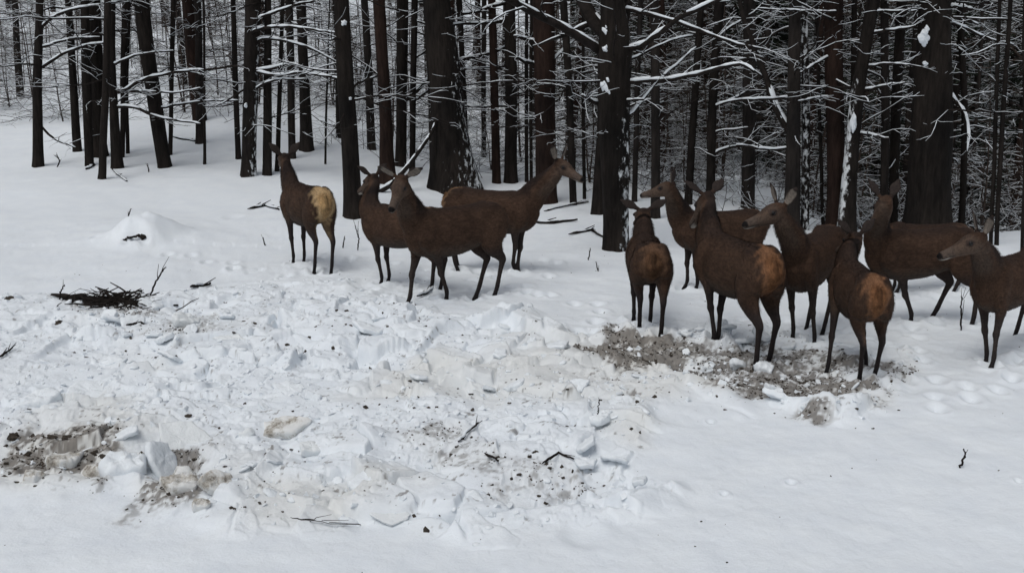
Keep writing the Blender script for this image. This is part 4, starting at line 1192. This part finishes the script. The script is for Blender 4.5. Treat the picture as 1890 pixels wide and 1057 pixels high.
def spruce(seed, H=8.0):
    rr = random.Random(seed)
    root = empty('spruce')
    b = Buf(); zs = np.linspace(-.1, H, 14)
    b.tube(np.stack([zs * 0, zs * 0, zs], 1), .11 * np.linspace(1, .1, 14), 8); b.obj('trunk', BARK['dark'], root, attname='snow')
    g = Buf(); s = Buf()
    z = .35
    while z < H - .15:
        L0 = (1.9 + .1 * H) * (1 - z / H) ** .75 * rr.uniform(.8, 1.1) + .15
        for k in range(rr.randint(6, 8)):
            az = rr.uniform(0, 6.283); L = L0 * rr.uniform(.7, 1.1)
            n = 7; t = np.linspace(0, 1, n)
            dro = rr.uniform(.2, .42)
            P = np.stack([np.cos(az) * L * t, np.sin(az) * L * t, z - dro * L * t ** 1.5 + .14 * L * t ** 4], 1)
            g.tube(P, .012 * np.linspace(1, .3, n), 3)
            sx, sy = -math.sin(az), math.cos(az)
            # sprays of needle twigs left and right, hanging a little
            for q in range(int(5 + L * 7)):
                f = rr.uniform(.12, 1); c = np.array([np.interp(f, t, P[:, j]) for j in range(3)])
                sl = rr.uniform(.14, .38) * (1.25 - f) * min(1, L); sd = rr.choice((-1, 1))
                d = np.array([sx * sd + math.cos(az) * .7, sy * sd + math.sin(az) * .7, -rr.uniform(.05, .6)]); d /= np.linalg.norm(d)
                wd = np.array([math.cos(az), math.sin(az), rr.gauss(0, .3)]) * rr.uniform(.02, .045)
                e = c + d * sl
                g.add([c - wd, e - wd * .25, e + wd * .25, c + wd], [[0, 1, 2, 3]])
                if rr.random() < .10:
                    up = np.array([0, 0, .012])
                    s.tube([c + up, c + d * sl * .5 + up * 1.2, c + d * sl * .9 + up], [.006, .010, .004], 3, flat=.7)
            k0 = rr.randint(1, 3)
            s.tube(P[k0:] + np.array([0, 0, .022]), np.array([.5] + [1] * (n - k0 - 2) + [.5]) * rr.uniform(.003, .007), 4, flat=.7)
        z += rr.uniform(.2, .34)
    g.obj('crown', M_NEEDLE, root, smooth=False); tag(s.obj('snow_cover', M_SNOW, root), kind='stuff')
    return root

def place(models, spots, label, cat, group):
    used = set()
    for i, (x, y, sc, rz) in enumerate(spots):
        m = models[i % len(models)]
        if (i % len(models)) in used: m = copy_tree(m)
        used.add(i % len(models))
        m.location = (x, y, float(ground_z(np.array([x]), np.array([y]))[0]) - .05)
        m.rotation_euler = (0, 0, rz); m.scale = (sc, sc, sc)
        tag(m, label, cat, group)

def spread(n, y0, y1, u0, u1, mind, seed, scl=(.8, 1.25), bias=1.0, avoid=True):
    rr = random.Random(seed); out = []
    tries = 0
    while len(out) < n and tries < 60000:
        tries += 1
        y = y0 + (y1 - y0) * rr.random() ** bias; x = y * rr.uniform(u0, u1)
        if any((x - a) ** 2 + (y - b) ** 2 < (mind * (1 + y / 60)) ** 2 for a, b, _, _ in out): continue
        if avoid and any(abs(x - t[1][0][0]) < .5 + t[2][0] and abs(y - t[0]) < .8 for t in TREES): continue
        # keep the open clearing free
        front = 19.0 + 6.0 * sstep(.05, -.35, x / y) - 3.0 * sstep(.1, .3, x / y)
        if y < front: continue
        out.append((x, y, rr.uniform(*scl), rr.uniform(0, 6.283)))
    return out

place([far_tree(200 + k, 11 + k % 3 * 1.5, .07 + .022 * (k % 5), ('grey', 'dark', 'brown')[k % 3]) for k in range(9)],
      spread(170, 22, 90, -.72, .72, .8, 1, bias=1.2) + spread(120, 21, 60, .12, .7, .8, 5, bias=1.1), 'bare snow dusted tree deep in the forest behind the front row of trunks', 'tree', 'bare trees deep in the forest')
place([sapling(300 + k, 3.2 + .5 * (k % 4)) for k in range(8)],
      spread(200, 18, 46, -.68, .3, .45, 2, (.6, 1.3), 1.15) + spread(95, 18, 42, .1, .68, .45, 6, (.6, 1.3), 1.15), 'thin twiggy sapling with snow on its level twigs among the trunks', 'sapling', 'twiggy saplings among the trunks')
place([spruce(400 + k, 7 + 1.6 * k) for k in range(4)],
      spread(50, 24, 60, .08, .3, 1.5, 3, (.5, 1.0), 1.1) + spread(130, 25, 70, .24, .8, 1.25, 4, (.7, 1.3), 1.0), 'dark young spruce with snow lined drooping boughs beyond the trunks at right', 'spruce', 'young spruces beyond the trunks')

def brush():
    """low snow laden brush and fallen twigs on the forest floor behind the clearing"""
    w = Buf(); s = Buf(); rr = random.Random(44)
    spots = spread(360, 20, 38, -.62, .1, .3, 9, avoid=False) + spread(330, 15.5, 30, .08, .62, .2, 10, avoid=False)
    for (x, y, sc, rz) in spots:
        z = gz(x, y)
        for q in range(rr.randint(2, 5)):
            twiggy(w, s, (x + rr.gauss(0, .2), y + rr.gauss(0, .2), z - .02), rr.uniform(0, 6.283), rr.uniform(.15, 1.3), rr.uniform(.4, 1.2) * sc, .0065, rr, 1, 1.2, 4, .5)
    root = empty('undergrowth'); tag(root, 'tangle of low bare brush with snow on it along the forest edge', 'undergrowth', kind='stuff')
    w.obj('twigs', M_TWIG, root); tag(s.obj('snow_cover', M_SNOW, root), kind='stuff')
brush()

# ------------------------------------------------------------------ deer
def ring_loft(st, lat, sides=18, steps=4):
    """st: list of (point, radius sideways, radius the other way); Catmull-Rom between stations; closed tube arrays"""
    P = np.array([s[0] for s in st], float); R = np.array([[s[1], s[2]] for s in st], float)
    n = len(P)
    pts, rad = [], []
    for i in range(n - 1):
        p0, p1, p2, p3 = P[max(i - 1, 0)], P[i], P[i + 1], P[min(i + 2, n - 1)]
        for k in range(steps):
            t = k / steps
            pts.append(.5 * ((2 * p1) + (-p0 + p2) * t + (2 * p0 - 5 * p1 + 4 * p2 - p3) * t * t + (-p0 + 3 * p1 - 3 * p2 + p3) * t ** 3))
            rad.append(R[i] * (1 - t) + R[i + 1] * t)
    pts.append(P[-1]); rad.append(R[-1])
    P = np.array(pts); R = np.array(rad)
    T = np.gradient(P, axis=0); T /= np.linalg.norm(T, axis=1)[:, None] + 1e-9
    lat = np.asarray(lat, float)
    A = lat[None] - (T @ lat)[:, None] * T; A /= np.linalg.norm(A, axis=1)[:, None] + 1e-9
    B = np.cross(T, A)
    P = np.vstack([P[:1], P, P[-1:]]); R = np.vstack([R[:1] * .02, R, R[-1:] * .02])
    A = np.vstack([A[:1], A, A[-1:]]); B = np.vstack([B[:1], B, B[-1:]])
    th = np.arange(sides) * 2 * math.pi / sides
    return P[:, None] + R[:, :1, None] * np.cos(th)[None, :, None] * A[:, None] + R[:, 1:, None] * np.sin(th)[None, :, None] * B[:, None]

RUMPS = [((.06, .034, .02), .75), ((.15, .085, .042), .85), ((.38, .255, .125), .98), ((.085, .046, .025), .85), ((.15, .072, .034), .84)]

def build_deer(d, idx):
    rr = random.Random(idx + 70)
    b = Buf()
    Y = np.array([0, 1.0, 0])
    def loft(st, lat=Y, sides=18, steps=4): b.grid(ring_loft(st, lat, sides, steps), closed=True)
    # trunk of the body
    loft([((-.665, 0, .955), .045, .06), ((-.635, 0, .935), .10, .125), ((-.555, 0, .915), .150, .190), ((-.42, 0, .885), .170, .232),
          ((-.24, 0, .848), .168, .246), ((-.04, 0, .815), .188, .272), ((.14, 0, .805), .188, .280), ((.30, 0, .818), .168, .280),
          ((.42, 0, .838), .142, .258), ((.53, 0, .875), .112, .195), ((.61, 0, .90), .055, .095)], sides=26)
    hoof = d['hoof']
    # legs
    for k, sd in ((0, 1), (1, -1), (2, 1), (3, -1)):
        dx, dy = hoof[k]
        wx, wy = (0, 0)
        hp = ((.39 if k < 2 else -.52) + dx, sd * (.10 if k < 2 else .11) + dy)
        ca, sa = math.cos(d['th']), math.sin(d['th'])
        hw = hp[1] * d['wide']; gx = d['pos'][0] + d['s'] * (hp[0] * ca - hw * sa); gy = d['pos'][1] + d['s'] * (hp[0] * sa + hw * ca)
        dz = (gz(gx, gy) - d['pos'][2]) / d['s'] - .005 + (d['lift'][k] if 'lift' in d else 0)
        if k < 2:
            J = [((.32, .088, .99), .05, .09), ((.37, .105, .90), .062, .125), ((.425, .116, .80), .066, .125), ((.40, .115, .68), .058, .098), ((.37, .110, .60), .048, .070),
                 ((.372, .104, .49), .036, .048), ((.382, .102, .40), .029, .035), ((.386, .100, .355), .034, .040), ((.378, .100, .30), .0225, .0275),
                 ((.372, .10, .20), .020, .025), ((.370, .10, .125), .0225, .029), ((.382, .10, .075), .0195, .024), ((.398, .10, .035), .023, .030), ((.410, .10, .0), .027, .040), ((.412, .10, -.015), .026, .038)]
            z0 = .80
        else:
            J = [((-.36, .088, 1.035), .055, .075), ((-.46, .088, .97), .082, .14), ((-.465, .102, .86), .096, .185), ((-.435, .116, .74), .090, .178), ((-.450, .12, .65), .070, .152),
                 ((-.495, .118, .57), .048, .108), ((-.560, .113, .50), .035, .064), ((-.608, .11, .445), .031, .052), ((-.603, .11, .39), .0255, .036),
                 ((-.583, .11, .28), .021, .028), ((-.564, .11, .15), .0225, .030), ((-.548, .11, .09), .021, .027), ((-.535, .11, .045), .022, .029), ((-.525, .11, .0), .027, .040), ((-.522, .11, -.015), .026, .038)]
            z0 = .88
        st = []
        for (p, ra, rb) in J:
            w = np.clip(1 - p[2] / z0, 0, 1) ** .85
            w2 = np.clip(1 - p[2] / z0, 0, 1)
            st.append(((p[0] + dx * w, p[1] * sd + dy * w2, p[2] + dz * w2), ra, rb))
        loft(st, Y, 14, 3)
    # tail
    loft([((-.63, 0, 1.02), .022, .03), ((-.675, 0, .96), .024, .022), ((-.69, 0, .89), .016, .015), ((-.685, 0, .85), .006, .006)], Y, 10, 3)
    # neck
    P = np.array(d['poll']); f = np.array(d['nose'], float); f /= np.linalg.norm(f)
    up0 = np.array([0, 0, 1.0])
    lat = np.cross(up0, f); lat /= np.linalg.norm(lat)
    up = np.cross(f, lat)
    N0 = np.array([.40, 0, .90]); N1 = np.array([.50, 0, 1.0])
    side = lat if lat[1] > 0 else -lat
    nl = Y * .75 + .25 * side; nl /= np.linalg.norm(nl)
    v = P - N1; Ln = np.linalg.norm(v)
    b1 = N1 + np.array([.10, 0, .13]) * Ln / .55
    b2 = P - np.array([0, 0, .15]) + (-f * .03)
    def bez(t): return (1 - t) ** 3 * N1 + 3 * (1 - t) ** 2 * t * b1 + 3 * (1 - t) * t * t * b2 + t ** 3 * (P - f * .015 - up * .015)
    nst = [(N0, .125, .205), (N1 + np.array([0, 0, -.02]), .112, .190)]
    for t, ra, rb in ((.25, .100, .165), (.45, .086, .136), (.65, .077, .115), (.85, .069, .095), (1.0, .057, .070)):
        nst.append((bez(t), ra, rb))
    loft(nst, nl, 18, 4)
    # head
    HS = 1.2
    hd = lambda s, l, u: P + f * s * HS + lat * l * HS * 1.06 + up * u * HS
    hst = [(hd(-.06, 0, -.005), .030, .035), (hd(-.03, 0, 0), .052, .056), (hd(.03, 0, -.008), .063, .078), (hd(.085, 0, -.017), .062, .080), (hd(.14, 0, -.024), .048, .064),
           (hd(.20, 0, -.030), .037, .049), (hd(.26, 0, -.034), .034, .042), (hd(.305, 0, -.036), .034, .037), (hd(.334, 0, -.038), .026, .029), (hd(.348, 0, -.039), .012, .014)]
    hst = [(p, a * HS * 1.06, b_ * HS) for p, a, b_ in hst]
    loft(hst, lat, 18, 4)
    for sd in (1, -1):                                        # brow ridges
        loft([(hd(.06, sd * .044, .024), .016, .014), (hd(.095, sd * .052, .022), .02, .014), (hd(.13, sd * .042, .012), .012, .01)], lat, 10, 3)
    ears = []
    espread = d.get('ear', .85)
    for sd in (1, -1):
        e0 = hd(-.025, sd * .045, .040)
        ed = lat * sd * espread + up * .62 - f * .18; ed /= np.linalg.norm(ed)
        en = f * .9 + lat * sd * .25; en -= (en @ ed) * ed; en /= np.linalg.norm(en)   # the open side faces forward
        ew = np.cross(ed, en)
        ears.append((e0, ed, en, ew))
        L = .225
        loft([(e0 - ed * .02, .020, .018), (e0 + ed * L * .15, .030, .017), (e0 + ed * L * .38 - en * .004, .058, .0125), (e0 + ed * L * .6 - en * .003, .058, .0115),
              (e0 + ed * L * .8, .034, .0095), (e0 + ed * L * .94 + en * .004, .018, .008), (e0 + ed * L, .006, .006)], ew, 14, 3)
    tmp = bpy.data.objects.new('tmp', b.mesh('tmp', None)); col.objects.link(tmp)
    md = tmp.modifiers.new('r', 'REMESH'); md.mode = 'VOXEL'; md.voxel_size = .0092; md.use_smooth_shade = True
    m2 = tmp.modifiers.new('s', 'SMOOTH'); m2.factor = .5; m2.iterations = 5
    dg = bpy.context.evaluated_depsgraph_get(); dg.update()
    me = bpy.data.meshes.new_from_object(tmp.evaluated_get(dg))
    old = tmp.data; bpy.data.objects.remove(tmp); bpy.data.meshes.remove(old)
    me.name = 'body'
    n = len(me.vertices)
    co = np.empty(n * 3, np.float32); me.vertices.foreach_get('co', co); co = co.reshape(-1, 3).astype(float)
    no = np.empty(n * 3, np.float32); me.vertices.foreach_get('normal', no); no = no.reshape(-1, 3)
    # press the cup into the ears
    c = np.tile(np.array([.050, .0300, .0205]), (n, 1))
    x, y, z = co.T
    def mixc(mask, colr):
        nonlocal c
        m = np.clip(mask, 0, 1)[:, None]; c = c * (1 - m) + m * np.array(colr)
    body = (x < .55)
    nz = vnoise(x * 9 + 30 + idx, z * 9 + y * 7 + 30, idx) - .5
    nzf = vnoise(x * 22 + y * 18 + 30 + idx, z * 34 + 30, idx + 5) - .5
    c *= (1 + .4 * nz + .3 * nzf)[:, None]
    mixc(sstep(.99, 1.10, z + nz * .05) * body * .65, (.018, .013, .012))                     # darker back
    mixc(sstep(.3, .9, -no[:, 2]) * body * (z > .5) * .75, (.062, .050, .042))                 # paler belly
    mixc(sstep(.74, .60, z + .06 * nz) * (z > .5) * (np.abs(x - .05) < .32) * .45, (.060, .047, .038))          # paler lower flank
    mixc(sstep(.66, .48, z) * .8, (.024, .020, .020))
    mixc(sstep(.60, .40, z) * sstep(.0, .5, no[:, 0]) * .4, (.042, .036, .032))               # greyer front of the legs
    mixc(sstep(.24, .08, z) * .7, (.014, .013, .015))
    mixc(sstep(.62, .5, z) * sstep(.0, .6, -no[:, 0]) * .45, (.012, .011, .013))                                        # lower legs
    rc, rsz = RUMPS[d['coat'].get('rump', 0)]
    nz2 = vnoise(x * 26 + y * 9 + 60, z * 22 + y * 15 + 30, idx + 2) - .5
    ay = np.abs(y)
    # heart shaped patch: wide over the seat bones, narrowing into a pale strip between the thighs
    half = np.interp(z, [.60, .68, .76, .84, .93, 1.0, 1.06, 1.12], [.03, .045, .075, .110, .128, .122, .100, .03]) * rsz
    reach = np.interp(z, [.60, .75, .93, 1.05, 1.12], [-.42, -.47, -.50, -.44, -.42])
    rm = sstep(.045, -.035, ay - half + nz * .05 + nz2 * .09) * sstep(.06, -.06, x - reach + nz2 * .05) * sstep(.58, .66, z)
    ring = sstep(.05, .01, np.abs(ay - half - .012)) * sstep(.05, -.02, x - reach) * sstep(.7, .8, z)
    mixc(ring * .3, (.014, .010, .009))
    shade = (1 + .55 * nz2 + .5 * nz)[:, None]
    colr = np.array(rc) * shade
    cream = np.array([rc[0] * 1.45, rc[1] * 1.6, rc[2] * 1.9])
    edge = sstep(-.05, -.01, ay - half) + sstep(1.0, 1.07, z)
    colr = colr * (1 - np.clip(edge, 0, 1)[:, None] * .6) + cream * np.clip(edge, 0, 1)[:, None] * .6
    m_ = (rm * .95)[:, None]; c = c * (1 - m_) + m_ * colr
    low = sstep(.10, .05, ay) * sstep(-.36, -.46, x) * sstep(.42, .52, z) * sstep(.76, .66, z)
    mixc(low * .75, tuple(v * .55 + .03 for v in rc))
    tl = sstep(.034, .016, ay + nz2 * .012) * sstep(-.62, -.655, x) * sstep(.83, .87, z) * sstep(1.06, 1.0, z)
    mixc(tl * .75, tuple(v * .42 for v in rc))
    # neck: dark mane line behind, paler throat
    pn = co - N1; tn = np.clip((pn @ v) / (Ln * Ln), 0, 1.1); off = pn - tn[:, None] * v
    vert = off @ np.array([-.75, 0, .65])
    neckw = sstep(.08, .42, tn) * sstep(.21, .14, np.linalg.norm(off, axis=1))
    isneck = (tn > .12) & (np.linalg.norm(off, axis=1) < .2) & (x > .3)
    mixc(isneck * neckw * sstep(.02, .07, vert) * .7, (.009, .008, .009))
    mixc(isneck * neckw * sstep(.0, .08, -vert) * .6, (.068, .052, .042))
    # head
    hc = co - P; hs_, hl, hu = hc @ f / HS, hc @ lat / HS / 1.06, hc @ up / HS
    ish = (hs_ > -.08) & (hs_ < .40) & (np.abs(hl) < .09) & (np.abs(hu) < .11)
    isf = ish * sstep(.0, .11, hs_ + nzf * .05 - hu * .4)
    mixc(isf * .85, (.082, .057, .043))
    mixc(isf * sstep(.035, .015, np.abs(hl)) * sstep(.01, .03, hu) * sstep(.02, .1, hs_) * .55, (.030, .021, .017))   # dark bridge of the face
    mixc(isf * sstep(.10, .16, hs_) * sstep(.05, .035, np.abs(hu + .03)) * (np.abs(hl) > .02) * sstep(.26, .2, hs_) * .35, (.085, .064, .050))
    mixc(isf * sstep(.02, .045, hu) * sstep(.13, .02, hs_) * .5, (.035, .026, .021))
    mixc(ish * sstep(.18, .27, hs_) * .6, (.075, .062, .054))
    mixc(ish * sstep(.24, .30, hs_) * sstep(-.045, -.060, hu) * .8, (.38, .36, .32))          # chin
    mixc(ish * sstep(.312, .326, hs_) * sstep(-.050, -.036, hu), (.006, .005, .005))          # nose
    mixc(ish * sstep(.036, .020, np.hypot((hs_ - .098) * .8, hu - .012)) * (np.abs(hl) > .03) * .75, (.03, .022, .02))
    mixc(ish * (np.abs(hu + .052) < .004) * (hs_ > .22) * .8, (.02, .015, .015))              # mouth line
    for (e0, ed, en, ew) in ears:
        r_ = co - e0; t_ = r_ @ ed; w_ = r_ @ ew
        ie = (t_ > .03) & (t_ < .22) & (np.abs(w_) < .06) & (np.abs(r_ @ en) < .035)
        mixc(ie * 1.0, (.028, .022, .020))
        front = (no @ en > .35)
        mixc(ie * front * sstep(.040, .030, np.abs(w_)) * sstep(.19, .165, t_) * .85, (.17, .15, .13))
        # cup
        k = (ie & front) * sstep(.040, .018, np.abs(w_)) * sstep(.19, .15, t_) * sstep(.02, .06, t_)
        co = co - en[None] * (k * .010)[:, None]
    mixc(sstep(.055, .04, z) * 1.0, (.012, .011, .012))                                       # hooves
    me.vertices.foreach_set('co', co.astype(np.float32).ravel())
    at = me.attributes.new('coat', 'FLOAT_COLOR', 'POINT')
    at.data.foreach_set('color', np.concatenate([np.clip(c, 0, 1), np.ones((n, 1))], 1).astype(np.float32).ravel())
    me.materials.clear(); me.materials.append(M_COAT)
    me.polygons.foreach_set('use_smooth', np.ones(len(me.polygons), bool))
    root = empty('red_deer', tuple(d['pos']), d['th'], d['s'])
    root.scale = (d['s'], d['s'] * d.get('wide', 1.0), d['s'])
    tag(root, d['label'], 'deer', 'deer of the herd')
    o = bpy.data.objects.new('body', me); col.objects.link(o); o.parent = root
    for sd in (1, -1):
        e = Buf(); e.blob(hd(.098, sd * .053, .012), (.023, .0215, .0215), 0, 10, 0)
        e.obj('eye', M_EYE, root)
    isear = np.zeros(n, bool)
    for (e0, ed, en, ew) in ears:
        r_ = co - e0; isear |= (r_ @ ed > -.02) & (r_ @ ed < .24) & (np.abs(r_ @ ew) < .08) & (np.abs(r_ @ en) < .05)
    fur(root, co, no, c, me, idx, isneck, ish | isear)

def fur(root, co, no, c, me, idx, isneck, ish):
    """short guard hairs lying back along the coat, longer on the neck and rump"""
    g = np.random.default_rng(idx + 900)
    n = len(co)
    x, y, z = co.T
    w = np.where(z > .55, 1.0, .35) * np.where(ish, .0, 1)
    k = g.choice(n, 15000, p=w / w.sum())
    P = co[k]; Nn = no[k].astype(float)
    back = np.array([-.75, 0, -.5]) + g.normal(0, .13, (len(k), 3))
    L = np.where(isneck[k], .034, np.where(x[k] < -.5, .028, .020)) * g.uniform(.6, 1.3, len(k)); L = np.where(z[k] < .55, .010, L); L = np.where(ish[k], .009, L)
    d = back - (back * Nn).sum(1)[:, None] * Nn; d /= np.linalg.norm(d, axis=1)[:, None] + 1e-6
    d = d * .86 + Nn * .45
    s = np.cross(d, Nn); s /= np.linalg.norm(s, axis=1)[:, None] + 1e-6
    wd = .0016
    tip = P + d * L[:, None]
    V = np.stack([P - s * wd - Nn * .002, P + s * wd - Nn * .002, tip + s * wd * .2, tip - s * wd * .2], 1).reshape(-1, 3)
    F = np.arange(len(V)).reshape(-1, 4)
    cc = np.clip(c[k] * g.uniform(.6, 1.5, (len(k), 1)), 0, 1)
    m = make_mesh('fur', V, F, M_COAT, False, cols={'coat': np.repeat(cc, 4, 0)})
    o = bpy.data.objects.new('fur', m); col.objects.link(o); o.parent = root
for i, d in enumerate(DEER): build_deer(d, i)
